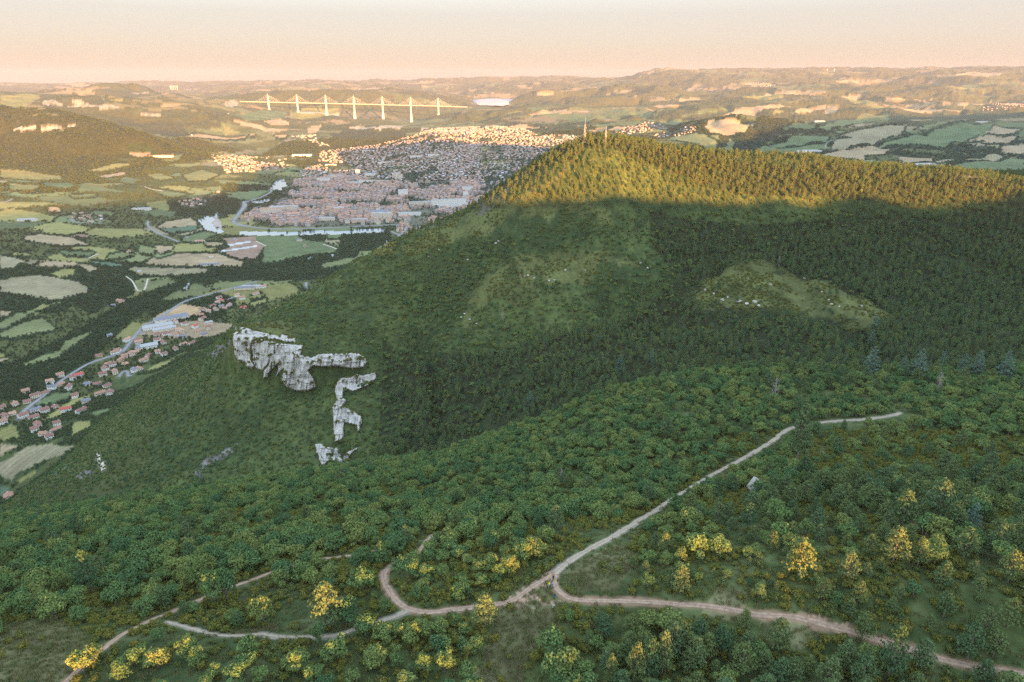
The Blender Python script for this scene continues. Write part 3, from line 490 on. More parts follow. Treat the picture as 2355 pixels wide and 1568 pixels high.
hedge = dil & ~fm & (rr > 650) & (rr < 6500) & (WID == 0) & ~mas; WOOD = np.where(hedge, np.maximum(WOOD, .75 * (vnoise(x / 45, y / 45, 88) > .3)), WOOD); COL[hedge] = wood_c
tone = 1 + .22 * fbm(x, y, 130, 3, 81) + .10 * fbm(x, y, 18, 2, 82); COL = np.where((FIDV > 0)[..., None], COL * tone[..., None], COL)
for wd, k, L in RD_S: WOOD = np.where(line_dist(x, y, L) < wd * 1.2 + 3, 0, WOOD)
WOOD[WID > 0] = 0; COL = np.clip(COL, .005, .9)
# tree-sized relief on the far woods
rough_ = RNG.random(GX.shape); far_w = (rr > 5000) & (WOOD > .5) & (WID == 0)
GZ = GZ + far_w * rough_ * np.clip(rr * .001, 4, 11)

# ------------------------------------------------------------------ materials
def nmat(name, rough=1.0, spec=0.1):
    m = bpy.data.materials.new(name); m.use_nodes = True; n = m.node_tree; b = n.nodes['Principled BSDF']
    b.inputs['Roughness'].default_value = rough; b.inputs['Specular IOR Level'].default_value = spec
    return m, n, b
def noise_mul(n, col_out, scale, lo, hi, detail=4, coord='Object'):
    tc = n.nodes.new('ShaderNodeTexCoord'); no = n.nodes.new('ShaderNodeTexNoise'); no.inputs['Scale'].default_value = scale; no.inputs['Detail'].default_value = detail
    n.links.new(tc.outputs[coord], no.inputs['Vector'])
    mr = n.nodes.new('ShaderNodeMapRange'); mr.inputs['From Min'].default_value = .3; mr.inputs['From Max'].default_value = .7
    mr.inputs['To Min'].default_value = lo; mr.inputs['To Max'].default_value = hi; n.links.new(no.outputs['Fac'], mr.inputs['Value'])
    vm = n.nodes.new('ShaderNodeVectorMath'); vm.operation = 'SCALE'; n.links.new(col_out, vm.inputs[0]); n.links.new(mr.outputs[0], vm.inputs['Scale'])
    return vm.outputs[0], no
def solid(name, col, rough=.9, scale=None, lo=.8, hi=1.2, spec=.1, bump=None):
    m, n, b = nmat(name, rough, spec)
    if scale is None: b.inputs['Base Color'].default_value = (*col, 1); return m
    rgb = n.nodes.new('ShaderNodeRGB'); rgb.outputs[0].default_value = (*col, 1)
    o, no = noise_mul(n, rgb.outputs[0], scale, lo, hi); n.links.new(o, b.inputs['Base Color'])
    if bump:
        bp = n.nodes.new('ShaderNodeBump'); bp.inputs['Distance'].default_value = bump; n.links.new(no.outputs['Fac'], bp.inputs['Height']); n.links.new(bp.outputs[0], b.inputs['Normal'])
    return m
def ground_mat(name, stripes=False):
    m, n, b = nmat(name)
    at = n.nodes.new('ShaderNodeAttribute'); at.attribute_name = 'Col'
    o, _ = noise_mul(n, at.outputs['Color'], .35, .75, 1.25, 6)
    o, _ = noise_mul(n, o, .03, .85, 1.15, 5)
    if stripes:
        tc = n.nodes.new('ShaderNodeTexCoord'); mp = n.nodes.new('ShaderNodeMapping'); mp.inputs['Rotation'].default_value = (0, 0, .5)
        wv = n.nodes.new('ShaderNodeTexWave'); wv.inputs['Scale'].default_value = .022; wv.inputs['Distortion'].default_value = 2.5; wv.inputs['Detail'].default_value = 3
        n.links.new(tc.outputs['Object'], mp.inputs[0]); n.links.new(mp.outputs[0], wv.inputs['Vector'])
        mr = n.nodes.new('ShaderNodeMapRange'); mr.inputs['To Min'].default_value = .9; mr.inputs['To Max'].default_value = 1.1; n.links.new(wv.outputs['Fac'], mr.inputs['Value'])
        vm = n.nodes.new('ShaderNodeVectorMath'); vm.operation = 'SCALE'; n.links.new(o, vm.inputs[0]); n.links.new(mr.outputs[0], vm.inputs['Scale']); o = vm.outputs[0]
    n.links.new(o, b.inputs['Base Color'])
    bn = n.nodes.new('ShaderNodeTexNoise'); bn.inputs['Scale'].default_value = .9; bn.inputs['Detail'].default_value = 5
    tc2 = n.nodes.new('ShaderNodeTexCoord'); n.links.new(tc2.outputs['Object'], bn.inputs['Vector'])
    bp = n.nodes.new('ShaderNodeBump'); bp.inputs['Distance'].default_value = .5; bp.inputs['Strength'].default_value = .6
    n.links.new(bn.outputs['Fac'], bp.inputs['Height']); n.links.new(bp.outputs[0], b.inputs['Normal'])
    return m
M_GROUND = ground_mat('ground'); M_FIELD = ground_mat('field', True)
M_WATER = solid('water', (.16, .19, .20), .12, spec=.5)
M_ASPH = solid('asphalt', (.24, .24, .25), .9, .2); M_DIRTR = solid('dirt road', (.5, .44, .34), .95, .2)
def foliage(name, c1, c2, c3, hue_leaf=.35, trans=.15):
    m = bpy.data.materials.new(name); m.use_nodes = True; n = m.node_tree; n.nodes.clear()
    out = n.nodes.new('ShaderNodeOutputMaterial'); oi = n.nodes.new('ShaderNodeObjectInfo'); ge = n.nodes.new('ShaderNodeNewGeometry')
    rp = n.nodes.new('ShaderNodeValToRGB'); e = rp.color_ramp.elements; e[0].color = (*c1, 1); e[1].color = (*c3, 1); k = e.new(.5); k.color = (*c2, 1)
    n.links.new(oi.outputs['Random'], rp.inputs[0])
    mr = n.nodes.new('ShaderNodeMapRange'); mr.inputs['To Min'].default_value = 1 - hue_leaf; mr.inputs['To Max'].default_value = 1 + hue_leaf
    n.links.new(ge.outputs['Random Per Island'], mr.inputs['Value'])
    vm = n.nodes.new('ShaderNodeVectorMath'); vm.operation = 'SCALE'; n.links.new(rp.outputs[0], vm.inputs[0]); n.links.new(mr.outputs[0], vm.inputs['Scale'])
    d = n.nodes.new('ShaderNodeBsdfDiffuse'); t = n.nodes.new('ShaderNodeBsdfTranslucent'); mx = n.nodes.new('ShaderNodeMixShader'); mx.inputs[0].default_value = trans
    n.links.new(vm.outputs[0], d.inputs['Color']); n.links.new(vm.outputs[0], t.inputs['Color'])
    n.links.new(d.outputs[0], mx.inputs[1]); n.links.new(t.outputs[0], mx.inputs[2]); n.links.new(mx.outputs[0], out.inputs[0])
    return m
M_OAK = foliage('oak leaves', (.070, .140, .060), (.125, .195, .066), (.185, .225, .070))
M_PINE = foliage('pine needles', (.062, .118, .056), (.125, .165, .058), (.090, .145, .070))
M_BUSH = foliage('box leaves', (.115, .135, .032), (.160, .155, .035), (.095, .130, .045))
M_CEDAR = foliage('cedar needles', (.085, .145, .110), (.10, .16, .12), (.11, .16, .13))
M_VAL = foliage('valley leaves', (.052, .085, .044), (.075, .108, .050), (.098, .125, .052))
M_BARK = solid('bark', (.20, .17, .145), .95, 2.0, .7, 1.3); M_DEAD = solid('dead wood', (.30, .26, .24), .95, 3., .8, 1.2)
M_TRG = solid('pale gravel', (.37, .305, .235), .95, 1.3, .78, 1.2, bump=.2); M_TRR = solid('red earth', (.37, .26, .19), .95, 1.1, .75, 1.25, bump=.2)

def rutted(m, verge):
    n = m.node_tree; b = n.nodes['Principled BSDF']; src = b.inputs['Base Color'].links[0].from_socket
    at = n.nodes.new('ShaderNodeAttribute'); at.attribute_name = 'across'; no = n.nodes.new('ShaderNodeTexNoise'); no.inputs['Scale'].default_value = .8; no.inputs['Detail'].default_value = 5
    tc = n.nodes.new('ShaderNodeTexCoord'); n.links.new(tc.outputs['Object'], no.inputs['Vector'])
    cr = n.nodes.new('ShaderNodeValToRGB'); cr.color_ramp.elements[0].position = .08; cr.color_ramp.elements[0].color = (.75, .75, .75, 1); cr.color_ramp.elements[1].position = 1.0; cr.color_ramp.elements[1].color = (.85, .85, .85, 1)
    for p_, c_ in ((.30, .05), (.78, .05)): e = cr.color_ramp.elements.new(p_); e.color = (c_, c_, c_, 1)
    n.links.new(at.outputs['Fac'], cr.inputs[0]); mu = n.nodes.new('ShaderNodeMath'); mu.operation = 'MULTIPLY'; n.links.new(cr.outputs[0], mu.inputs[0]); n.links.new(no.outputs['Fac'], mu.inputs[1])
    mx = n.nodes.new('ShaderNodeMix'); mx.data_type = 'RGBA'; n.links.new(mu.outputs[0], mx.inputs['Factor']); n.links.new(src, mx.inputs['A']); mx.inputs['B'].default_value = (*verge, 1); n.links.new(mx.outputs['Result'], b.inputs['Base Color'])
rutted(M_TRG, (.13, .13, .07)); rutted(M_TRR, (.15, .13, .08))
# ------------------------------------------------------------------ mesh helpers
def mesh_np(name, V, F, mat=None, smooth=False, midx=None, mats=None):
    """V (n,3); F (m,4) or list of faces"""
    m = bpy.data.meshes.new(name); V = np.asarray(V, np.float32)
    if isinstance(F, np.ndarray):
        k = F.shape[1]; m.vertices.add(len(V)); m.vertices.foreach_set('co', V.ravel())
        m.loops.add(F.size); m.loops.foreach_set('vertex_index', F.ravel().astype(np.int32))
        m.polygons.add(len(F)); m.polygons.foreach_set('loop_start', np.arange(0, F.size, k, dtype=np.int32)); m.update(calc_edges=True)
    else:
        m.from_pydata([tuple(map(float, q)) for q in V], [], F)
    for q in (mats or ([mat] if mat else [])): m.materials.append(q)
    if midx is not None: m.polygons.foreach_set('material_index', np.asarray(midx, np.int32))
    if smooth: m.polygons.foreach_set('use_smooth', np.ones(len(m.polygons), bool))
    return m
def link(name, m, parent=None, loc=None, **props):
    o = bpy.data.objects.new(name, m); S.collection.objects.link(o)
    if parent: o.parent = parent
    if loc is not None: o.location = loc
    for k, q in props.items(): o[k] = q
    return o
def setcol(m, C):
    a = m.color_attributes.new('Col', 'FLOAT_COLOR', 'POINT'); C = np.concatenate([C, np.ones((len(C), 1))], 1).astype(np.float32); a.data.foreach_set('color', C.ravel())

# ------------------------------------------------------------------ ground, fields, water
nI, nJ = GX.shape; idx = np.arange(nI * nJ).reshape(nI, nJ)
Fq = np.stack([idx[:-1, :-1], idx[1:, :-1], idx[1:, 1:], idx[:-1, 1:]], -1).reshape(-1, 4)
wrap = np.stack([idx[-1, :-1], idx[0, :-1], idx[0, 1:], idx[-1, 1:]], -1)
Vg = np.stack([GX, GY, GZ], -1).reshape(-1, 3); Cg = COL.reshape(-1, 3)
fidf = FIDV[:-1, :-1].ravel(); widf = WID[:-1, :-1].ravel()
def subset(name, sel, mat, **props):
    F = Fq[sel]
    if name == 'ground': F = np.vstack([F, wrap])
    u, inv = np.unique(F, return_inverse=True)
    m = mesh_np(name, Vg[u], inv.reshape(-1, 4), mat, smooth=True)
    if mat in (M_GROUND, M_FIELD): setcol(m, Cg[u])
    return link(name, m, **props)
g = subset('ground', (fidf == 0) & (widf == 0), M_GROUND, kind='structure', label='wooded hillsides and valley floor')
FNAME = {'t': 'tan stubble field', 'o': 'pale orange stubble field', 'g': 'green field', 'b': 'blue-green field', 'y': 'yellow-green meadow', 'd': 'dull green field', 'r': 'brown striped vegetable field', 'G': 'greyish mown field', 'w': 'white covered crop strip', 'c': 'pale track strip', 's': 'grey field'}
for i, (c, P) in enumerate(F_W):
    s = (fidf == i + 1) & (widf == 0)
    if s.sum() > 2: subset('field', s, M_FIELD, kind='structure', label=FNAME[c] + ' bordered by hedges')
subset('river', widf > 0, M_WATER, kind='structure', label='pale river reflecting the sky')
def ribbon(name, L, half, mat, lift, rag=0.0, seed=0, sub=2, **props):
    d = np.gradient(L, axis=0); nn = np.stack([-d[:, 1], d[:, 0]], 1) / (np.hypot(d[:, 0], d[:, 1])[:, None] + 1e-9)
    r = np.random.default_rng(seed); cols_ = []; us = np.linspace(-1, 1, 2 * sub + 1)
    ra = 1 + rag * (np.convolve(r.normal(size=len(L)), np.ones(3) / 3, 'same')); rb_ = 1 + rag * (np.convolve(r.normal(size=len(L)), np.ones(3) / 3, 'same'))
    for u in us:
        q = L + nn * (u * half * (ra if u < 0 else rb_))[:, None]; z = zat(q[:, 0], q[:, 1]) + lift * (1.0 if abs(u) < .99 else .3)
        cols_.append(np.stack([q[:, 0], q[:, 1], z], 1))
    V = np.concatenate(cols_); n = len(L); F = []
    a = np.arange(n - 1)
    for k in range(len(us) - 1): F.append(np.stack([k * n + a, k * n + a + 1, (k + 1) * n + a + 1, (k + 1) * n + a], 1))
    ob = link(name, mesh_np(name, V, np.vstack(F), mat, smooth=True), kind='structure', **props)
    at = ob.data.attributes.new('across', 'FLOAT', 'POINT'); at.data.foreach_set('value', np.repeat(np.abs(us), n).astype(np.float32)); return ob
for i, (k, wd, L) in enumerate(TR_S):
    ribbon('path', L, wd, M_TRR if k == 'r' else M_TRG, .16, .16, i, sub=3)
for i, (wd, k, L) in enumerate(RD_S):
    ribbon('road', L, wd / 2, M_ASPH if k == 'a' else M_DIRTR, .9, 0, i)

# ------------------------------------------------------------------ plant models
def leaf_quads(P, N, size, rng, stretch=1.0):
    n = len(P); N = N + rng.normal(0, .45, (n, 3)); N /= np.linalg.norm(N, axis=1)[:, None] + 1e-9
    a = np.cross(N, rng.normal(size=(n, 3))); a /= np.linalg.norm(a, axis=1)[:, None] + 1e-9; b = np.cross(N, a)
    s = size * rng.uniform(.6, 1.25, n)[:, None]
    V = np.stack([P - a * s, P - b * s * .62 * stretch, P + a * s, P + b * s * .62 * stretch], 1).reshape(-1, 3)
    return V, np.arange(4 * n).reshape(n, 4)
def lobes_cloud(lobes, n, size, rng, up=.25, core=.55):
    w_ = np.array([l[1][0] * l[1][1] for l in lobes]); w_ = w_ / w_.sum(); P = []; N = []
    for (c, r), k in zip(lobes, rng.multinomial(n, w_)):
        d = rng.normal(size=(k, 3)); d /= np.linalg.norm(d, axis=1)[:, None]; d[:, 2] = np.where(d[:, 2] < -.5, -d[:, 2] * .6, d[:, 2])
        q = rng.uniform(core, 1.08, (k, 1)) ** .5
        P.append(np.array(c) + d * np.array(r) * q); N.append(d + [0, 0, up])
    return leaf_quads(np.vstack(P), np.vstack(N), size, rng)
def tube(path, rad, seg=5):
    path = np.array(path, float); n = len(path); V = []; F = []
    for i in range(n):
        d = path[min(i + 1, n - 1)] - path[max(i - 1, 0)]; d /= np.linalg.norm(d) + 1e-9
        u = np.cross(d, [0, 0, 1] if abs(d[2]) < .9 else [1, 0, 0]); u /= np.linalg.norm(u); v_ = np.cross(d, u)
        for k in range(seg):
            t = 2 * pi * k / seg; V.append(path[i] + rad[i] * (cos(t) * u + sin(t) * v_))
    for i in range(n - 1):
        for k in range(seg): F.append([i*seg+k, i*seg+(k+1) % seg, (i+1)*seg+(k+1) % seg, (i+1)*seg+k])
    return V, F
def join_vf(parts):
    V = []; F = []
    for v_, f in parts:
        o = len(V); V.extend([tuple(q) for q in v_]); F.extend([[i + o for i in q] for q in f])
    return V, F
def oak_model(seed):
    r = np.random.default_rng(seed); h = 4.6; R = 2.5; lobes = [((0, 0, 3.0), (1.7, 1.7, 1.5))]
    for k in range(9):
        a = 2 * pi * (k + r.uniform(-.3, .3)) / 9 * 1.0; q = R * r.uniform(.45, .72); lobes.append(((q * cos(a), q * sin(a), r.uniform(1.5, 3.9)), (r.uniform(.65, 1.35), r.uniform(.65, 1.35), r.uniform(.6, 1.15))))
    for k in range(3): a = r.uniform(0, 6.3); lobes.append(((.8 * cos(a), .8 * sin(a), 3.9 + r.uniform(-.2, .5)), (.95, .95, .75)))
    V, F = lobes_cloud(lobes, 1250, .25, r)
    tr = [tube([(0, 0, -.6), (.1, .05, 1), (.15, .1, 2.8)], [.22, .17, .07])]
    for k in range(5): a = k * 1.26 + r.uniform(0, .6); tr.append(tube([(.1, .05, r.uniform(.8, 1.6)), (.9 * cos(a), .9 * sin(a), 2.2), (1.6 * cos(a), 1.6 * sin(a), 3.1)], [.11, .07, .03], 4))
    return mesh_np('oak crown', V, F, M_OAK), mesh_np('oak trunk', *join_vf(tr), M_BARK)
def pine_model(seed, slim=False, mat=None):
    r = np.random.default_rng(seed); h = 9.0 if not slim else 11.0; R = 3.1 if not slim else 2.8; lobes = []; br = []
    nl = 26 if not slim else 22; base = .26 if not slim else .42
    for k in range(nl):
        f = k / (nl - 1); z = h * (base + (1 - base) * f * .97); a = k * 2.4 + r.uniform(-.5, .5)
        prof = (1 - f) ** (.62 if not slim else .48) * (.75 + .5 * r.random()) if f > .25 else (.72 + .5 * r.random()) * (.6 + f)
        q = R * prof * .72; L = max(.5, R * .42 * (1 - .4 * f))
        lobes.append(((q * cos(a), q * sin(a), z + .25 * q * .4), (L * 1.15, L * 1.15, L * .62)))
        if f < .93: br.append(tube([(0, 0, z - .35), (q * .95 * cos(a), q * .95 * sin(a), z)], [.06, .025], 3))
    V, F = lobes_cloud(lobes, 1150 if not slim else 620, .27 if not slim else .30, r, up=.5, core=.2)
    tr = [tube([(0, 0, -.8), (.06, .02, h * .5), (0, .05, h * .96)], [.2, .14, .04], 6)] + br
    for k in range(7 if slim else 4):        # dry snags under the crown
        a = r.uniform(0, 6.3); z = h * r.uniform(.15, base); q = R * r.uniform(.3, .7); tr.append(tube([(0, 0, z), (q * cos(a), q * sin(a), z + .2)], [.035, .015], 3))
    return mesh_np('pine crown', V, F, mat or M_PINE), mesh_np('pine trunk', *join_vf(tr), M_BARK)
def cedar_model(seed):
    r = np.random.default_rng(seed); h = 10.; lobes = []
    for k in range(44):
        f = (k // 4) / 11.; a = (k % 4) * 1.57 + (k // 4) * .7 + r.uniform(-.3, .3); R = 3.0 * (1 - f) ** .85 + .15; z = h * (.08 + .9 * f)
        for q in (.45, .85): lobes.append(((R * q * cos(a), R * q * sin(a), z - .1 * R * q), (.32 * R + .25, .32 * R + .25, .28)))
    V, F = lobes_cloud(lobes, 1100, .26, r, up=1.2, core=.1)
    return mesh_np('cedar crown', V, F, M_CEDAR), mesh_np('cedar trunk', *join_vf([tube([(0, 0, -.6), (0, 0, h * .97)], [.22, .04], 6)]), M_BARK)
def bush_model(seed):
    r = np.random.default_rng(seed); lobes = []
    for k in range(6): a = r.uniform(0, 6.3); q = r.uniform(0, .8); lobes.append(((q * cos(a), q * sin(a), .45 + .3 * r.random()), (.6, .6, r.uniform(.45, .8))))
    V, F = lobes_cloud(lobes, 210, .19, r, up=.4)
    return mesh_np('bush', V, F, M_BUSH)
def grove_model(seed, tall=1.):
    r = np.random.default_rng(seed); lobes = []
    for k in range(7): a = r.uniform(0, 6.3); q = r.uniform(0, 3.0); lobes.append(((q * cos(a), q * sin(a), 3.0 + 1.6 * r.random()), (r.uniform(1.3, 2.1), r.uniform(1.3, 2.1), r.uniform(1.6, 2.6) * tall)))
    lobes.append(((0, 0, 2), (3.2, 3.2, 2.2)))
    V, F = lobes_cloud(lobes, 230, .62, r, up=.3)
    return mesh_np('grove', V, F, M_VAL)
def dead_model(seed):
    r = np.random.default_rng(seed); h = 8.5; tr = [tube([(0, 0, -.5), (.1, 0, h * .5), (0, 0, h)], [.2, .12, .03], 5)]
    for k in range(46):
        f = r.uniform(.18, .96); z = h * f; a = r.uniform(0, 6.3); q = 2.3 * (1 - f) ** .6 * r.uniform(.6, 1.1) + .2
        e = np.array((q * cos(a), q * sin(a), z + q * .35)); tr.append(tube([(0, 0, z), e], [.05, .015], 3))
        for j in range(4): t = r.uniform(.4, 1); b = np.array((0, 0, z)) * (1 - t) + e * t; tr.append(tube([b, b + r.normal(0, .35, 3)], [.025, .012], 3))
    return mesh_np('dead pine', *join_vf(tr), M_DEAD)
OAKS = [oak_model(s) for s in range(9)]; PINES = [pine_model(s + 20) for s in range(4)]; SLIMS = [pine_model(s + 40, True) for s in range(5)]
CEDARS = [cedar_model(s + 60) for s in range(3)]; BUSHES = [bush_model(s + 80) for s in range(4)]; GROVES = [grove_model(s + 90) for s in range(5)]; DEADS = [dead_model(s + 100) for s in range(2)]
MODEL = {'oak': OAKS, 'pine': PINES, 'slim': SLIMS, 'cedar': CEDARS}
NAME = {'oak': 'oak_tree', 'pine': 'pine_tree', 'slim': 'pine_tree', 'cedar': 'cedar_tree'}
# ------------------------------------------------------------------ where plants stand
def shade_z(x, y):
    """height above which the low sun clears the plateau behind"""
    s = x * SC + y * SS; b = x * SS - y * SC
    return np.interp(s, RIM_S, RIM_H) + rim_bump(s) - (np.interp(s, RIM_S, RIM_B) - b) * tan(SUN_EL)
def anyp(P_, x, y):
    m = np.zeros(x.shape, bool)
    for P in P_:
        if len(P) > 2: m |= in_poly(x, y, P)
    return m
def visible(x, y, z, n=90):
    ok = np.ones(x.shape, bool); r = np.hypot(x, y)
    for t in np.exp(np.linspace(np.log(.06), np.log(.985), n)):
        ok &= zat(x * t, y * t) < HC + (z - HC) * t + .3
    return ok
def grid_pts(x0, x1, y0, y1, sp, rng):
    gx, gy = np.meshgrid(np.arange(x0, x1, sp), np.arange(y0, y1, sp)); gx = gx.ravel() + rng.uniform(-.5, .5, gx.size) * sp; gy = gy.ravel() + rng.uniform(-.5, .5, gx.size) * sp
    return gx, gy
def frame_ok(x, y, z, mx=420):
    X, Y, t = project(x, y, z); return (X > -mx) & (X < 2354 + mx) & (Y > -50) & (Y < 1568 + 260)
def trail_d(x, y):
    d = np.full(x.shape, 1e9)
    for k, wd, L in TR_S: d = np.minimum(d, line_dist(x, y, L) - wd)
    return d
def trail_front(x, y, reach):                # stands just on the near side of a track, would hide it
    d = np.minimum(trail_d(x, y), trail_d(x, y + reach * .6)); L = TR_S[0][2]
    for k in (2.5, 5., 7.5): d = np.minimum(d, line_dist(x, y + k, L) - .3)
    return d
PL = []                                      # (kind, x, y, scale, variant, special)
def put(kind, x, y, sc_, rng, special=None):
    PL.extend((kind, float(a), float(b), float(c), int(k), special) for a, b, c, k in zip(x, y, sc_, rng.integers(0, 99, len(x))))
# trees one can point to in the photograph: kind, X, Y (crown centre), crown width in drawing units, lit, look
SPEC = [('pine',745,1378,88,1),('oak',797,1405,50,1),('oak',835,1335,52,1),('oak',838,1445,46,1),('oak',773,1495,56,1),('oak',730,1465,28,1),('oak',605,1415,46,1),('oak',450,1332,42,1),('oak',490,1368,48,1),
 ('oak',522,1362,44,1),('pine',201,1330,46,1),('oak',140,1350,36,1),('oak',185,1515,66,1),('oak',212,1500,44,1),('oak',310,1502,56,1),('oak',358,1508,60,1),('oak',276,1540,42,1),('oak',568,1488,46,1),('oak',560,1530,48,1),
 ('oak',682,1518,56,1),('oak',540,1552,46,1),('pine',932,1238,26,1),('oak',948,1305,44,1),('oak',925,1300,42,1),('oak',1128,1250,36,1),('oak',1200,1266,46,1),('oak',1232,1262,44,1),('oak',1130,1298,34,1),('oak',1145,1328,26,1),
 ('oak',955,1370,24,1),('pine',1115,1392,66,1),('oak',943,1462,42,1),('oak',1012,1490,46,1),('oak',1022,1528,44,1),('oak',880,1280,36,1),('oak',6,1284,30,1),('pine',1462,1540,46,1),('pine',1525,1522,46,1),('pine',1495,1530,50,1),
 ('pine',1650,1142,26,1),('pine',1722,1192,36,1),('pine',1776,1240,32,1),('pine',1838,1028,50,1),('pine',1845,1272,78,1),('pine',1955,1290,54,1),('pine',2065,1243,72,1),('pine',2166,1142,72,1),('pine',2082,1168,56,1),('pine',2228,1240,60,1),
 ('pine',2332,1292,62,1),('pine',2298,1250,34,1),('pine',1405,1560,34,1),('pine',2052,1520,60,1),('oak',720,1555,40,1),('oak',975,1535,36,1),('oak',450,1515,34,1),('oak',640,1300,34,0),
 ('oak',1602,1245,66,0),('oak',1656,1250,60,0),('pine',1715,1415,40,0),('pine',1795,1448,66,0),('pine',1712,1505,70,0),('pine',1800,1535,60,0),('pine',2130,1495,66,0),('pine',2240,1462,74,0),('pine',2295,1470,56,0),('pine',1990,1430,58,0),
 ('pine',1568,1322,56,0),('pine',1630,1475,52,0),('pine',2005,1245,44,0),('pine',2175,1310,50,0),('pine',2120,1260,56,0),('pine',1530,1240,40,0),('pine',1895,1345,44,0),('pine',2180,1380,50,0),('pine',2330,1400,60,0),('pine',1420,1500,46,0),
 ('cedar',2245,1172,44,0),('cedar',2015,733,26,0),('cedar',2008,768,22,0),('cedar',2011,813,30,0),('cedar',2081,830,22,0),('cedar',2120,820,34,0),('cedar',2172,818,26,0),('cedar',2220,826,30,0),('cedar',2256,820,36,0),('cedar',2320,822,40,0),
 ('cedar',1427,826,26,0),('cedar',1500,812,22,0),('cedar',1219,908,24,0),('pine',1535,975,42,0),('pine',1310,1100,30,0),('oak',705,1285,44,0),('oak',1240,1110,40,0),('oak',1305,1165,44,0)]
rs = np.random.default_rng(5); SPX = []
for kind, X, Y, wdt, lit in SPEC:
    base = {'oak': (5.0, 4.8), 'pine': (6.0, 8.8), 'cedar': (5.4, 10.)}[kind]
    h = hit(X, Y + wdt * .6)
    for _ in range(3):
        t = project(h[0], h[1], h[2])[2]; sc_ = wdt / 2354.6 * 1.5 * t / base[0] * .95
        hh = hit(X, Y, up=base[1] * sc_ * (.62 if kind == 'oak' else .66))
        if hh: h = hh
    if lit:                                  # tall enough for its top to catch the light
        need = float(shade_z(h[0], h[1])) - h[2]; sc_ = max(sc_, min(1.25 * sc_, (need + 2.6) / base[1]))
    zs = 1.0 if not lit else float(np.clip((need + 2.2) / (base[1] * sc_), 1.0, 1.7))
    SPX.append((h[0], h[1], sc_, zs if lit else 0)); PL.append((kind, h[0], h[1], sc_, len(SPX) * 7 % 60, len(SPX) - 1))
SPA = [(a, b, c * 2.6) for a, b, c, d in SPX]
for X, Y, r_ in ((1735, 1130, 5.), (1780, 905, 3.), (2155, 895, 4.), (1290, 1105, 3.), (1383*.9196, 1443*.9196, 2.5), (1385*.9196, 1500*.9196, 3.), (1368*.9196, 1421*.9196, 2.)):
    h = hit(X, Y); SPA.append((h[0], h[1], r_))
SPA = np.array(SPA)
def clear_of_special(x, y, k=1.0):
    ok = np.ones(x.shape, bool)
    for a, b, r in SPA:
        ok &= np.hypot(x - a, y - b) > r * k
        ok &= ~((np.abs(x - a * (y / b)) < r * .8) & (y < b) & (y > b - r * 2.2))      # keep the view of it open
    return ok
# near slope
gx, gy = grid_pts(-520, 620, 50, 440, 3.7, rs); gz = zat(gx, gy); m = frame_ok(gx, gy, gz) & ((sample(MASSIF * 1., gx, gy)) > .5); gx, gy, gz = gx[m], gy[m], gz[m]
X_, Y_, T_ = project(gx, gy, gz); dens = fbm(gx, gy, 22, 3, 51); far_edge = sstep(190, 250, gy)
isp = anyp(FP_W, gx, gy); med = anyp(ME_W, gx, gy); clr = anyp(CL_W, gx, gy); td = trail_front(gx, gy, 4.)
u = rs.random(len(gx)); p_oak = np.clip(.50 + 1.2 * dens, .06, .9) * (1 - far_edge) + np.clip(.8 + .8 * dens, .3, .95) * far_edge; p_oak = np.where(med, .12, p_oak); p_oak = np.where(isp, .08 + .14 * (dens > 0), p_oak)
p_oak = np.where((X_ < 330) & (Y_ > 1290), p_oak * .55, p_oak)
ok = ~clr & clear_of_special(gx, gy)
so_ = .55 + .75 * rs.random(len(gx)) ** 1.5; so_ = np.where(gy < 215, so_ * 1.2, so_)
headroom = shade_z(gx, gy) - gz + rs.normal(1.2, .6, len(gx))
so_ = np.where(gy < 260, np.minimum(so_, np.maximum(headroom, 1.5) / 4.9), so_)
sel = ok & (u < p_oak) & (td > 2.3 * so_ + .3) & (so_ > .35); put('oak', gx[sel], gy[sel], so_[sel], rs); oak_sel = sel
p_pine = np.where(isp, np.clip(.5 + .6 * dens, .15, .85), .035 + .05 * (dens > .25)); p_pine = np.where(med, .05, p_pine)
p_pine = np.where((Y_ < 905) & (X_ > 1500) , .3, p_pine)
sp = rs.uniform(.5, 1.2, len(gx)); sp = np.where(gy < 260, np.minimum(sp, np.maximum(headroom - 1.6, 3.) / 9.2), sp)
sel = ok & ~oak_sel & (u > .5) & (rs.random(len(gx)) < p_pine * 1.5) & (td > 2.4 * sp + .3); put('pine', gx[sel], gy[sel], sp[sel], rs)
# far side of the combe and the big hill
gx, gy = grid_pts(-700, 1000, 400, 1120, 4.6, rs); gz = zat(gx, gy); m = frame_ok(gx, gy, gz) & (sample(MASSIF * 1., gx, gy) > .5) & (gz > 60); gx, gy, gz = gx[m], gy[m], gz[m]
m = visible(gx, gy, gz + 7, 70); gx, gy, gz = gx[m], gy[m], gz[m]
X_, Y_, T_ = project(gx, gy, gz); dn = fbm(gx, gy, 34, 3, 52); dn2 = fbm(gx, gy, 90, 3, 53)
jx = 45 * fbm(gx, gy, 50, 3, 58); ip = anyp(PI_W, gx + jx, gy + jx); io = anyp(OP_W, gx, gy); top = (Y_ < 484) & (X_ > 1085); ip = ip | top
pine_p = np.where(ip, .45 + .5 * (dn2 > -.28), .10 + .25 * (dn2 > .22)); pine_p = np.where(io, .02, pine_p); pine_p = np.where(gx < -150, .03, pine_p)
pine_p = np.where(top, .8, pine_p)
oak_p = np.where(io, np.clip(.22 + .9 * dn, .04, .6), .72 + .5 * dn); oak_p = np.where((gx < -150) & (gz < 250), .9 + .4 * dn, oak_p)
u = rs.random(len(gx)); a = u < pine_p * .72
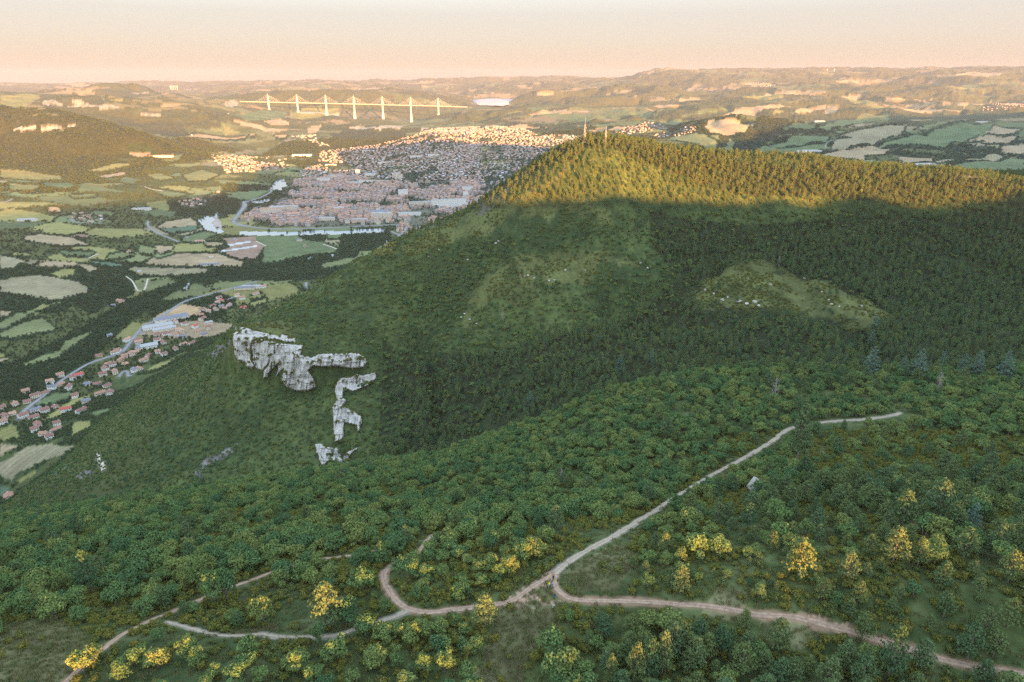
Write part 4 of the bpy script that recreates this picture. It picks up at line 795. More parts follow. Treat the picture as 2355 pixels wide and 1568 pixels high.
px_, py_ = grid_pts(-700, 1000, 400, 1120, 5.3, rs); pz_ = zat(px_, py_); m = frame_ok(px_, py_, pz_) & (sample(MASSIF * 1., px_, py_) > .5) & (pz_ > 60); px_, py_, pz_ = px_[m], py_[m], pz_[m]
m = visible(px_, py_, pz_ + 9, 70); px_, py_, pz_ = px_[m], py_[m], pz_[m]; Xq, Yq, _ = project(px_, py_, pz_); jx = 45 * fbm(px_, py_, 50, 3, 58); ipq = anyp(PI_W, px_ + jx, py_ + jx); ioq = anyp(OP_W, px_, py_); tq = (Yq < 484) & (Xq > 1085); ipq = ipq | tq
pq = np.where(ipq, .62 + .6 * (fbm(px_, py_, 90, 3, 53) > -.28), .10 + .3 * (fbm(px_, py_, 90, 3, 53) > .2)); pq = pq * np.clip(.82 + 1.3 * fbm(px_, py_, 26, 2, 57), .25, 1.0); pq = np.where(ioq, .04, pq); pq = np.where(px_ < -150, .03, pq); pq = np.where(tq, .96, pq)
k_ = rs.random(len(px_)) < pq; put('slim', px_[k_], py_[k_], (.5 + .5 * rs.random(k_.sum())) * np.where(tq[k_], .92, 1.0), rs)
sel = (rs.random(len(gx)) < oak_p * np.where(ip, .5, .88)) & ~(top & (rs.random(len(gx)) < .75)); put('oak', gx[sel], gy[sel], rs.uniform(.42, .95, sel.sum()) * np.where(io[sel], .5, 1) * np.where(gx[sel] < -150, .75, 1.), rs)
print('plants placed', len(PL))

# ------------------------------------------------------------------ geometry-node scatter for what nobody could count
def scatter(name, xyz, rotz, scl, idx_, variants, **props):
    m = bpy.data.meshes.new(name); n = len(xyz); m.vertices.add(n); m.vertices.foreach_set('co', np.asarray(xyz, np.float32).ravel())
    a = m.attributes.new('rot', 'FLOAT_VECTOR', 'POINT'); r = np.zeros((n, 3), np.float32); r[:, 2] = rotz; a.data.foreach_set('vector', r.ravel())
    a = m.attributes.new('scl', 'FLOAT_VECTOR', 'POINT'); a.data.foreach_set('vector', np.asarray(scl, np.float32).ravel())
    a = m.attributes.new('pick', 'INT', 'POINT'); a.data.foreach_set('value', np.asarray(idx_, np.int32))
    m.update(); o = link(name, m, **props)
    g = bpy.data.node_groups.new(name, 'GeometryNodeTree'); g.interface.new_socket('Geometry', in_out='INPUT', socket_type='NodeSocketGeometry'); g.interface.new_socket('Geometry', in_out='OUTPUT', socket_type='NodeSocketGeometry')
    gi = g.nodes.new('NodeGroupInput'); go = g.nodes.new('NodeGroupOutput'); ip_ = g.nodes.new('GeometryNodeInstanceOnPoints'); g.links.new(gi.outputs[0], ip_.inputs['Points'])
    jn = g.nodes.new('GeometryNodeJoinGeometry')
    for obs in variants:
        j2 = g.nodes.new('GeometryNodeJoinGeometry')
        for ob in obs: oi = g.nodes.new('GeometryNodeObjectInfo'); oi.inputs['Object'].default_value = ob; oi.transform_space = 'ORIGINAL'; g.links.new(oi.outputs['Geometry'], j2.inputs[0])
        gt = g.nodes.new('GeometryNodeGeometryToInstance'); g.links.new(j2.outputs[0], gt.inputs[0]); g.links.new(gt.outputs[0], jn.inputs[0])
    g.links.new(jn.outputs[0], ip_.inputs['Instance']); ip_.inputs['Pick Instance'].default_value = True
    for nm, ty, so__ in (('rot', 'FLOAT_VECTOR', 'Rotation'), ('scl', 'FLOAT_VECTOR', 'Scale'), ('pick', 'INT', 'Instance Index')):
        na = g.nodes.new('GeometryNodeInputNamedAttribute'); na.data_type = ty; na.inputs['Name'].default_value = nm; g.links.new(na.outputs['Attribute'], ip_.inputs[so__])
    g.links.new(ip_.outputs[0], go.inputs[0]); md = o.modifiers.new('scatter', 'NODES'); md.node_group = g
    return o

# ------------------------------------------------------------------ single trees (crown > trunk parts) and the rest as woods
LAND = [('junction of the tracks', 1275, 1320), ('pale boulder', 1735, 1117), ('sharp bend of the reddish track', 890, 1340), ('grass strip below the junction', 1160, 1500), ('upper end of the gravel track', 1880, 975),
        ('fork of the two lower tracks', 385, 1425), ('middle of the red track', 1600, 1392), ('stony end of the red track', 1900, 1440), ('grey scree heap', 1000, 1222), ('lower end of the red track', 2240, 1532), ('rocky grass slope', 90, 1480)]
LANDW = [(n_, hit(X, Y)) for n_, X, Y in LAND]
ORD = ['', 'second ', 'third ', 'fourth ', 'fifth ', 'sixth ', 'seventh ', 'eighth ', 'ninth ', 'tenth ', 'eleventh ', 'twelfth ', 'thirteenth ', 'fourteenth ', 'fifteenth ']
PLx = np.array([p[1] for p in PL]); PLy = np.array([p[2] for p in PL]); PLz = zat(PLx, PLy); PLs = np.array([p[3] for p in PL]); PLk = np.array([p[0] for p in PL])
_, _, PLt = project(PLx, PLy, PLz); big = PLs / PLt * np.where(PLk == 'oak', 5, 6.5); Xp, Yp, _ = project(PLx, PLy, PLz + 3 * PLs)
inview = (Xp > 0) & (Xp < 2354) & (Yp < 1568) & visible(PLx, PLy, PLz + 4 * PLs, 60)
single = np.zeros(len(PL), bool)
for kinds, lim in ((('oak',), 300), (('pine', 'slim'), 300)):
    k = np.isin(PLk, kinds); spc = np.array([p[5] is not None for p in PL]); sc_ = np.where(k & inview, big, -1) + 10 * (k & spc)
    single[np.argsort(-sc_)[:lim]] = True
single |= PLk == 'cedar'
FIRST = {}
def tree(kind, x, y, s, vi, label, cat, group, rot):
    cr, tk = MODEL[kind][vi % len(MODEL[kind])]; key = (kind, vi % len(MODEL[kind]))
    e = link(NAME[kind], None, loc=(x, y, float(zat(x, y)) - .1), label=label, category=cat, group=group); e.empty_display_size = .1
    e.rotation_euler = (0, 0, rot); e.scale = (s, s, s * .98)
    if key in FIRST: a, b = (q.copy() for q in FIRST[key])
    else: a = bpy.data.objects.new('crown', cr); b = bpy.data.objects.new('trunk', tk); FIRST[key] = (a, b)
    for q in (a, b): S.collection.objects.link(q); q.parent = e
    return e
special_meta = []
for i in np.nonzero(single)[0]:
    kind, x_, y_, s, vi, spc = PL[i]; cat = {'oak': 'oak tree', 'cedar': 'cedar tree'}.get(kind, 'pine tree')
    grp = {'oak': 'scrub oaks on the near slope', 'cedar': 'blue-green cedars on the shaded hillside', 'pine': 'pines among the scrub on the near slope', 'slim': 'pines among the scrub on the near slope'}[kind]
    lab = {'oak': 'rounded green scrub oak in the shaded near wood', 'pine': 'dark green pine in the shaded near wood', 'slim': 'slender pine on the far side of the combe', 'cedar': 'blue-green cedar in the dark pine wood'}[kind]
    e = tree(kind, x_, y_, s, vi, lab, cat, grp, (i * 2.399) % 6.283)
    if spc is not None:
        special_meta.append((kind, x_, y_, s, 1 if SPX[spc][3] else 0, e))
        if SPX[spc][3]: e.scale = (s, s, s * SPX[spc][3])
buckets = {}
for kind, x_, y_, s, lit, e in special_meta:
    if kind == 'cedar' and y_ > 400: n_, L_ = 'pale cliff band on the hillside', hit(800, 840)
    else: n_, L_ = min(LANDW, key=lambda q: math.hypot(q[1][0] - x_, q[1][1] - y_))
    buckets.setdefault((kind, lit, n_), []).append((math.hypot(L_[0] - x_, L_[1] - y_), e))
for (kind, lit, n_), lst in buckets.items():
    lst.sort(key=lambda q: q[0])
    for r_, (d_, e) in enumerate(lst):
        look = {('oak', 1): 'golden sunlit oak', ('oak', 0): 'large shaded round oak', ('pine', 1): 'pine with golden sunlit top', ('pine', 0): 'tall dark shaded pine', ('cedar', 0): 'blue-green cedar'}[(kind, lit)]
        e['label'] = f"{look}, {ORD[r_]}nearest one to the {n_}"
def rest(kind, name, label, vs):
    k = (~single) & np.isin(PLk, [kind]); ii = np.nonzero(k)[0]; r = np.random.default_rng(3)
    s = PLs[ii]; scl = np.stack([s * r.uniform(.78, 1.25, len(ii)), s * r.uniform(.78, 1.25, len(ii)), s * r.uniform(.8, 1.15, len(ii))], 1)
    if len(ii): scatter(name, np.stack([PLx[ii], PLy[ii], PLz[ii] - .1], 1), r.uniform(0, 6.28, len(ii)), scl, r.integers(0, len(vs), len(ii)), vs, kind='stuff', label=label)
def proto(kind, i):
    key = (kind, i)
    if key not in FIRST:                     # make sure each model stands somewhere in the wood
        j = np.nonzero((PLk == kind) & ~single)[0][i * 11]; single[j] = True
        grp = {'oak': 'scrub oaks on the near slope'}.get(kind, 'slender pines of the hillside wood')
        tree(kind, PLx[j], PLy[j], PLs[j], i, 'rounded green scrub oak in the shaded near wood' if kind == 'oak' else 'slender pine in the hillside wood', 'pine tree' if kind != 'oak' else 'oak tree', grp, 1.)
    return list(FIRST[key])
PV = {k: [proto(k, i) for i in range(len(MODEL[k]))] for k in ('oak', 'pine', 'slim')}
rest('oak', 'oak_woods', 'green oak scrub woods covering the hillsides', PV['oak'])
rest('pine', 'pine_woods', 'dark pines mixed through the near slope', PV['pine'])
rest('slim', 'hillside_pine_forest', 'pine forest on the big hill, golden along its sunlit top', PV['slim'])
# low bushes
gx, gy = grid_pts(-340, 340, 50, 330, 1.8, rs); gz = zat(gx, gy); m = frame_ok(gx, gy, gz); gx, gy, gz = gx[m], gy[m], gz[m]
dn = fbm(gx, gy, 14, 3, 61); td = trail_front(gx, gy, 1.2); clr = anyp(CL_W, gx, gy); med = anyp(ME_W, gx, gy)
p = np.clip(.52 + 1.1 * dn, .05, .9); p = np.where(clr, .05, p); p = np.where(med, .7, p)
sel = (rs.random(len(gx)) < p) & (td > 1.0) & (gy < 300); gx, gy, gz = gx[sel], gy[sel], gz[sel]; bs = rs.uniform(.55, 1.5, len(gx))
bt = bs / project(gx, gy, gz)[2]; Xb, Yb, _ = project(gx, gy, gz); inb = (Xb > 0) & (Xb < 2354) & (Yb < 1568)
occl = np.zeros(len(gx), bool)
order = np.argsort(-np.where(inb, bt, -1)); top_b = order[:300]; BF = []
for c, j in enumerate(top_b):
    o = link('bush', BUSHES[c % 4], loc=(gx[j], gy[j], gz[j] - .05), label='low yellow-green bush on the near slope', category='bush', group='low bushes between the near trees')
    o.rotation_euler = (0, 0, c * 1.7); o.scale = (bs[j],) * 3
    if c < 4: BF.append(o)
jj = order[300:]; s = bs[jj]
scatter('undergrowth', np.stack([gx[jj], gy[jj], gz[jj] - .05], 1), rs.uniform(0, 6.28, len(jj)), np.stack([s * 1.1, s * 1.1, s], 1), rs.integers(0, 4, len(jj)), [[o] for o in BF], kind='stuff', label='low yellow-green undergrowth on the near slope')
# grass tufts and small stones over the open ground
def tuft_model(seed):
    r = np.random.default_rng(seed); n_ = 46; P = r.normal(0, .28, (n_, 3)); P[:, 2] = 0; V = []; F = []
    for i in range(n_):
        a = r.uniform(0, 6.3); l = r.uniform(.18, .5); w_ = .045; d = np.array((cos(a), sin(a), 0)) * l * .5; q = np.array((-sin(a), cos(a), 0)) * w_; V += [P[i] - q, P[i] + q, P[i] + d + (0, 0, l)]; F.append([3*i, 3*i+1, 3*i+2])
    return mesh_np('grass', V, F, M_GRASS)
M_GRASS = foliage('dry grass', (.13, .15, .055), (.18, .17, .075), (.10, .14, .045))
gx, gy = grid_pts(-300, 300, 60, 300, 1.2, rs); gz = zat(gx, gy); m = frame_ok(gx, gy, gz) & (trail_d(gx, gy) > .25) & (rs.random(len(gx)) < np.where(anyp(CL_W, gx, gy), .85, .35)); gx, gy, gz = gx[m], gy[m], gz[m]
TU = [link('grass_tuft', tuft_model(200 + c), loc=(gx[c * 900], gy[c * 900], gz[c * 900]), label='small tuft of dry grass on the near slope', category='grass tuft', group='grass tufts') for c in range(3)]
s = rs.uniform(.8, 1.9, len(gx)); scatter('grass', np.stack([gx, gy, gz], 1), rs.uniform(0, 6.28, len(gx)), np.stack([s, s, s], 1), rs.integers(0, 3, len(gx)), [[o] for o in TU], kind='stuff', label='short dry grass over the open ground near the tracks')
# open scrub on the hill and cliff ledges
gx, gy = grid_pts(-330, 560, 430, 900, 3.2, rs); gz = zat(gx, gy); m = anyp(OP_W, gx, gy) | (rs.random(len(gx)) < .15); m &= (sample(MASSIF * 1., gx, gy) > .5) & frame_ok(gx, gy, gz)
gx, gy, gz = gx[m], gy[m], gz[m]; m = (fbm(gx, gy, 16, 3, 64) > -.12) & visible(gx, gy, gz + 2, 50); gx, gy, gz = gx[m], gy[m], gz[m]; s = rs.uniform(.6, 1.5, len(gx))
scatter('hillside_scrub', np.stack([gx, gy, gz - .1], 1), rs.uniform(0, 6.28, len(gx)), np.stack([s * 1.2, s * 1.2, s], 1), rs.integers(0, 4, len(gx)), [[o] for o in BF], kind='stuff', label='low scrub in the grassy openings of the big hill')
# valley and plateau woods: groves and hedges
n = 360000; ph = rs.uniform(radians(-49), radians(49), n); lr = rs.uniform(log(640), log(6000), n); r = np.exp(lr); gx = r * np.sin(ph); gy = r * np.cos(ph)
gz = zat(gx, gy); i_, j_ = to_idx(gx, gy); wv_ = WOOD[np.round(i_).astype(int), np.round(j_).astype(int)]; msf = sample(MASSIF * 1., gx, gy)
m = (rs.random(n) < wv_ * np.where(wv_ < .5, .8, 1.)) & frame_ok(gx, gy, gz) & (msf < .5)
gx, gy, gz = gx[m], gy[m], gz[m]; m = visible(gx, gy, gz + 8, 80); gx, gy, gz = gx[m], gy[m], gz[m]; r = np.hypot(gx, gy)
# the lower flank below the cliffs and towards the valley
hx, hy = grid_pts(-1100, 100, 560, 1500, 5.5, rs); hz = zat(hx, hy); m = (sample(MASSIF * 1., hx, hy) > .5) & frame_ok(hx, hy, hz) & ((hz < 70) | (hy > 900)) & (sample(FIDV * 1., hx, hy) < .1)
m &= fbm(hx, hy, 60, 3, 71) > -.2; hx, hy, hz = hx[m], hy[m], hz[m]; m = visible(hx, hy, hz + 5, 70); hx, hy, hz = hx[m], hy[m], hz[m]
gx = np.concatenate([gx, hx]); gy = np.concatenate([gy, hy]); gz = np.concatenate([gz, hz]); hr = np.concatenate([r, np.full(len(hx), 700.)])
w_s = np.maximum(.62, hr * .0026 / 7.2) * rs.uniform(.7, 1.25, len(gx)); h_s = np.clip(.75 + hr * .00006, .7, 1.35) * rs.uniform(.6, 1.25, len(gx)); h_s = np.where(hr == 700., .62, h_s)
PV1 = [link('grove', GROVES[c], loc=(gx[c * 50], gy[c * 50], gz[c * 50] - .5), label='dark green clump of trees in the valley', category='tree clump', group='clumps of trees in the valley') for c in range(5)]
scatter('valley_woods', np.stack([gx, gy, gz - .5], 1), rs.uniform(0, 6.28, len(gx)), np.stack([w_s, w_s, h_s], 1), rs.integers(0, 5, len(gx)), [[o] for o in PV1], kind='stuff', label='dark green valley woods, hedges and riverside trees')
print('valley groves', len(gx), 'bushes', len(jj))
for X, Y, hgt in ((1780,895,50),(2155,880,46),(1290,1095,36),(1155,727,26),(1790,603,24),(1385,825,20)):
    h = hit(X, Y + hgt * .45); t = project(*h)[2]; s = hgt / 2354.6 * 1.5 * t / 7.8
    o = link('dead_tree', DEADS[int(X) % 2], loc=h, label={1780: 'bare grey dead pine above the gravel track', 2155: 'broad bare dead tree in the combe near the cedars', 1290: 'bare dead tree in the oak wood beyond the junction', 1155: 'small bare tree in a hillside opening', 1790: 'bare pale snag under the upper pines', 1385: 'bare snag in the dark pines of the combe'}[X], category='dead tree'); o.scale = (s, s, s)

# ------------------------------------------------------------------ haze
def box_mesh(name, x0, x1, y0, y1, z0, z1, mat=None):
    V = [(x, y, z) for z in (z0, z1) for y in (y0, y1) for x in (x0, x1)]
    return mesh_np(name, V, [[0, 2, 3, 1], [4, 5, 7, 6], [0, 1, 5, 4], [2, 6, 7, 3], [0, 4, 6, 2], [1, 3, 7, 5]], mat)
hm = bpy.data.materials.new('haze'); hm.use_nodes = True; hm.cycles.volume_sampling = 'DISTANCE'; n = hm.node_tree; n.nodes.clear()
ho = n.nodes.new('ShaderNodeOutputMaterial'); hv = n.nodes.new('ShaderNodeVolumePrincipled'); hv.inputs['Density'].default_value = HAZE_D
hv.inputs['Color'].default_value = (.46, .50, .62, 1); hv.inputs['Anisotropy'].default_value = 0.0; n.links.new(hv.outputs[0], ho.inputs['Volume'])
link('haze', box_mesh('haze', -36000, 36000, -36000, 36000, GZ.min() - 1.0, max(GZ.max(), HC) + 30, hm), kind='stuff', label='pale morning haze')

# ------------------------------------------------------------------ cliffs: weathered rock standing out of the slope
def rock_mat(name, a, b_):
    m, n, b = nmat(name, .95, .1); tc = n.nodes.new('ShaderNodeTexCoord'); mp = n.nodes.new('ShaderNodeMapping'); mp.inputs['Scale'].default_value = (1, 1, .28)
    n.links.new(tc.outputs['Object'], mp.inputs[0]); no = n.nodes.new('ShaderNodeTexNoise'); no.inputs['Scale'].default_value = .35; no.inputs['Detail'].default_value = 8; n.links.new(mp.outputs[0], no.inputs['Vector'])
    rp = n.nodes.new('ShaderNodeValToRGB'); e = rp.color_ramp.elements; e[0].position = .32; e[0].color = (a[0] * .6, a[1] * .6, a[2] * .6, 1); e[1].position = .62; e[1].color = (*a, 1); k = e.new(.75); k.color = (*b_, 1)
    n.links.new(no.outputs['Fac'], rp.inputs[0]); n.links.new(rp.outputs[0], b.inputs['Base Color'])
    n2_ = n.nodes.new('ShaderNodeTexNoise'); n2_.inputs['Scale'].default_value = 1.4; n2_.inputs['Detail'].default_value = 8; n.links.new(mp.outputs[0], n2_.inputs['Vector'])
    bp = n.nodes.new('ShaderNodeBump'); bp.inputs['Distance'].default_value = .5; n.links.new(n2_.outputs['Fac'], bp.inputs['Height']); n.links.new(bp.outputs[0], b.inputs['Normal']); return m
M_ROCK = rock_mat('limestone', (.54, .51, .46), (.56, .44, .33)); M_ROCKW = rock_mat('warm limestone', (.60, .50, .40), (.60, .56, .50))
CLIFFS = [('cliff', 'grey-white limestone tower at the end of the ridge', 2.6, zR([(72,205),(100,188),(160,215),(220,228),(300,255),(380,268),(440,290),(445,270),(500,272),(505,300),(565,292),(560,335),(480,330),(400,306),(330,316),(270,340),(212,345),(215,400),(212,460),(240,520),(220,545),(170,520),(165,490),(112,492),(85,430),(70,320)])),
 ('cliff', 'small ledge of pale rock between the cliff bands', 1.5, zR([(270,390),(370,388),(372,420),(290,445),(262,480),(210,470),(230,425)])),
 ('cliff', 'broad pale limestone cliff with an orange-stained overhang', 3.2, zR([(400,345),(450,335),(540,350),(622,352),(600,430),(690,452),(760,418),(900,420),(1000,412),(1060,420),(1108,445),(1122,490),(1092,530),(1000,540),(900,522),(760,525),(700,520),(660,552),(702,612),(722,682),(640,722),(560,712),(500,690),(452,640),(462,545),(435,565),(405,612),(425,500),(352,580),(342,612),(306,612),(312,552),(352,500),(372,430),(402,420)])),
 ('cliff', 'broken grey rock between the tower and the broad cliff', 1.6, zR([(205,340),(330,312),(405,330),(400,420),(372,470),(350,500),(300,560),(240,530),(212,470)])),
 ('cliff', 'tan earthy ledge under the overhang', .6, zR([(745,545),(960,530),(1062,538),(1000,562),(850,565)])),
 ('cliff', 'narrow upright limestone rib in the ravine', 3.6, zR([(910,612),(1000,605),(1040,580),(1090,592),(1190,562),(1197,610),(1132,672),(1012,722),(942,692),(932,762),(960,792),(932,830),(1002,862),(1082,912),(1082,962),(1062,1022),(1048,1042),(1042,985),(942,962),(942,1062),(922,1112),(870,1112),(856,1002),(850,830),(872,800),(868,702),(885,645)])),
 ('cliff', 'lowest limestone buttress above the dark pines', 3.4, zR([(714,1130),(762,1125),(802,1152),(902,1150),(932,1202),(1002,1172),(1062,1150),(982,1232),(972,1302),(902,1272),(832,1262),(772,1306),(742,1252),(720,1182)])),
 ('cliff', 'small crag behind the ridge line', 1.2, zR([(370,90),(380,75),(430,50),(465,32),(460,45),(410,75),(375,98)])),
 ('cliff', 'grey scree slope low on the flank', .5, zB([(1520,900),(1530,840),(1620,760),(1640,720),(1650,770),(1760,700),(1860,660),(1840,710),(1720,790),(1600,830),(1590,930)]))]
LEDGE = []
for ci, (nm, lab, amp, pts) in enumerate(CLIFFS):
    P2 = np.array(pts); x0, y0 = P2.min(0) - 2; x1, y1 = P2.max(0) + 2; st = .95
    gxs, gys = np.meshgrid(np.arange(x0, x1, st), np.arange(y0, y1, st), indexing='ij'); sh = gxs.shape
    wob = 1.6 * (vnoise(gxs / 7, gys / 9, 3 + ci) - .5) + 1.6 * (vnoise(gxs / 2.5, gys / 4, 9 + ci) - .5); gx2 = gxs + wob; gy2 = gys + 1.4 * (vnoise(gxs / 4, gys / 5, 17 + ci) - .5)
    ins = in_poly(gx2.ravel(), gy2.ravel(), pts).reshape(sh)
    ed = np.full(sh, 1e9); q = np.vstack([P2, P2[:1]])
    for a, b in zip(q[:-1], q[1:]):
        e = b - a; t = np.clip(((gx2 - a[0]) * e[0] + (gy2 - a[1]) * e[1]) / (e @ e + 1e-9), 0, 1); ed = np.minimum(ed, np.hypot(gx2 - a[0] - t * e[0], gy2 - a[1] - t * e[1]))
    ed = np.where(ins, ed, -ed)
    # sight-line hits on the slope (vectorised march)
    a_, b_c, c_ = ray(gxs.ravel(), gys.ravel()); tt = np.full(a_.shape, 430.); done = np.zeros(a_.shape, bool)
    for _ in range(330):
        below = HC + c_ * tt < zat(a_ * tt, b_c * tt); done |= below; tt = np.where(done, tt, tt + 1.4)
        if done.all(): break
    t0 = np.median(tt[done]) if done.any() else 600; tt = np.where(tt > t0 + 120, t0 + 60, tt); tt = tt.reshape(sh)
    for _ in range(6):                        # even out the stairs of the march
        tt[1:-1, 1:-1] = (tt[1:-1, 1:-1] * 2 + tt[:-2, 1:-1] + tt[2:, 1:-1] + tt[1:-1, :-2] + tt[1:-1, 2:]) / 6
    flute = 2.4 * np.abs(vnoise(gxs / 7 + .25 * gys / 9, gys / 60, 31 + ci) - .5) + .8 * vnoise(gxs / 2.6, gys / 24, 37 + ci) + 1.0 * vnoise(gxs / 16, gys / 14, 41 + ci) + .16 * vnoise(gxs / 1.3, gys / 1.5, 43)
    led = vnoise(gxs / 30 + 3, gys / 5.5, 47 + ci); led = .5 * sstep(.5, .62, led)
    push = amp * (flute * 1.25 + led + .4) * sstep(-1.5, 3.5, ed) - 3.5 * sstep(.8, -2.2, ed) - .8
    td_ = tt - push; A3 = np.stack([a_.reshape(sh) * td_, b_c.reshape(sh) * td_, HC + c_.reshape(sh) * td_], -1)
    use = ed > -2.2; id_ = np.arange(sh[0] * sh[1]).reshape(sh); qd = use[:-1, :-1] & use[1:, :-1] & use[1:, 1:] & use[:-1, 1:]
    F = np.stack([id_[:-1, :-1], id_[:-1, 1:], id_[1:, 1:], id_[1:, :-1]], -1)[qd]; u_, inv = np.unique(F, return_inverse=True)
    V = A3.reshape(-1, 3)[u_]; F = inv.reshape(-1, 4); nv = len(V)
    # give it a back so that it is a solid crust
    ray_ = V - np.array((0, 0, HC)); ray_ /= np.linalg.norm(ray_, axis=1)[:, None]; Vb = V + ray_ * 6.0
    link(nm, mesh_np('cliff', np.vstack([V, Vb]), np.vstack([F, F[:, ::-1] + nv]), M_ROCKW if 'tan' in lab else (M_ROCK if ci < 8 else solid('scree', (.22, .21, .21), .95, .5))), kind='structure', label=lab)
    if amp > 1:
        r = np.random.default_rng(ci); k = np.nonzero((ed.ravel() > -3) & ((led.ravel() > .35) & (vnoise(gxs.ravel() / 9, gys.ravel() / 5, 53) > .62) | (np.abs(ed.ravel()) < 1.6)))[0]; k = r.choice(k, min(len(k), int(len(k) * .07) + 14), replace=False)
        pts3 = A3.reshape(-1, 3)[k]; LEDGE.append(pts3)
LP_ = np.vstack(LEDGE); r = np.random.default_rng(8); s = r.uniform(.8, 2.0, len(LP_))
scatter('ledge_shrubs', LP_ - [0, 0, .3], r.uniform(0, 6.28, len(LP_)), np.stack([s, s, s * .9], 1), r.integers(0, 4, len(LP_)), [[o] for o in BF], kind='stuff', label='green shrubs growing on the cliff ledges')

# ------------------------------------------------------------------ loose rocks
def rock_mesh(seed, rad=(1, 1, 1), pointy=0.):
    import bmesh
    r = np.random.default_rng(seed); bm = bmesh.new(); bmesh.ops.create_icosphere(bm, subdivisions=3, radius=1.0)
    D_ = r.normal(size=(9, 3)); D_ /= np.linalg.norm(D_, axis=1)[:, None]; H_ = r.uniform(.55, .95, 9)
    for v_ in bm.verts:
        p = np.array(v_.co)
        for d, h_ in zip(D_, H_):
            k = p @ d
            if k > h_: p = p - d * (k - h_)
        p = p * (1 + .07 * r.normal()); p[2] += pointy * max(0, .6 - np.hypot(p[0], p[1])) * (p[2] > 0); v_.co = p * np.array(rad)
    m = bpy.data.meshes.new('rock'); bm.to_mesh(m); bm.free(); m.materials.append(M_ROCK); return m
h = hit(1735, 1130); link('boulder', rock_mesh(1, (3.9, 3.0, 4.0), .5), loc=(h[0], h[1], h[2] + 1.4), label='big pale pointed boulder beside the gravel track', category='boulder')
RK = [(1195,632,6),(1206,636,5),(1214,634,6),(1228,640,6),(1262,646,7),(1275,644,5),(1300,622,7),(1345,622,5),(1620,667,9),(1640,676,8),(1660,690,10),(1672,684,7),(1700,694,12),(1718,700,11),(1735,695,12),(1745,703,9),(1760,668,6),(1772,655,6),(1722,640,5),(1850,640,6),(1890,672,6),(1905,690,7),(1912,700,7),(1930,705,5),(1980,704,7),(1990,718,6),(1010,575,5),(1075,598,6),(1060,730,7),(1068,722,6),(1080,735,6),(1095,745,6),(985,590,4),(1490,617,8),(1472,605,6),(1140,560,8),(1146,555,6)]
RM = [rock_mesh(s, (1.5, 1.1, .8)) for s in range(10, 14)]
for i, (X, Y, wd) in enumerate(RK):
    h = hit(X, Y); s = wd / 2354.6 * 1.5 * project(*h)[2] / 2.6; o = link('rock', RM[i % 4], loc=(h[0], h[1], h[2] + .3 * s), label='pale limestone outcrop in the grassy opening of the hill', category='rock', group='limestone outcrops on the hill'); o.scale = (s,) * 3; o.rotation_euler = (0, 0, i * 1.3)

# ------------------------------------------------------------------ viaduct
M_CONC = solid('pale concrete', (.60, .57, .52), .8, .02, .95, 1.05); M_STEEL = solid('white steel', (.66, .64, .60), .6)
PX = [617, 683.5, 749.5, 814, 879.5, 944.5, 1008]; PB = [249, 258, 262, 267, 272, 281, 262]; PD = [234.2, 235.5, 236.9, 238.4, 239.8, 241.4, 243.2]; DV = 8474.
def deckpt(X, Y): return np.array(atD(X, Y, DV))
via = link('viaduct', None, loc=tuple(deckpt(814, 238.4) * [1, 1, 0]), label='long white cable-stayed road viaduct with seven tall masts across the valley', category='bridge'); vo = np.array(via.location)
dk = [deckpt(X, Y) for X, Y in ((552, 232.6), (617, 234.2), (814, 238.4), (1008, 243.2), (1075, 245.5))]
def beam(name, pts, wx, h_, mat, parent, ref=None):
    V = []; F = []
    for i, p in enumerate(pts):
        for dy, dz in ((-wx, 0), (wx, 0), (wx * .55, -h_), (-wx * .55, -h_)): V.append((p[0] - vo[0], p[1] - vo[1] + dy, p[2] - vo[2] + dz))
    for i in range(len(pts) - 1):
        for k in range(4): F.append([i*4+k, i*4+(k+1) % 4, i*4+4+(k+1) % 4, i*4+4+k])
    F += [[0, 1, 2, 3], [len(V)-4, len(V)-1, len(V)-2, len(V)-3]]
    return link(name, mesh_np(name, V, F, mat), parent)
beam('deck', dk, 16, 7, M_STEEL, via)
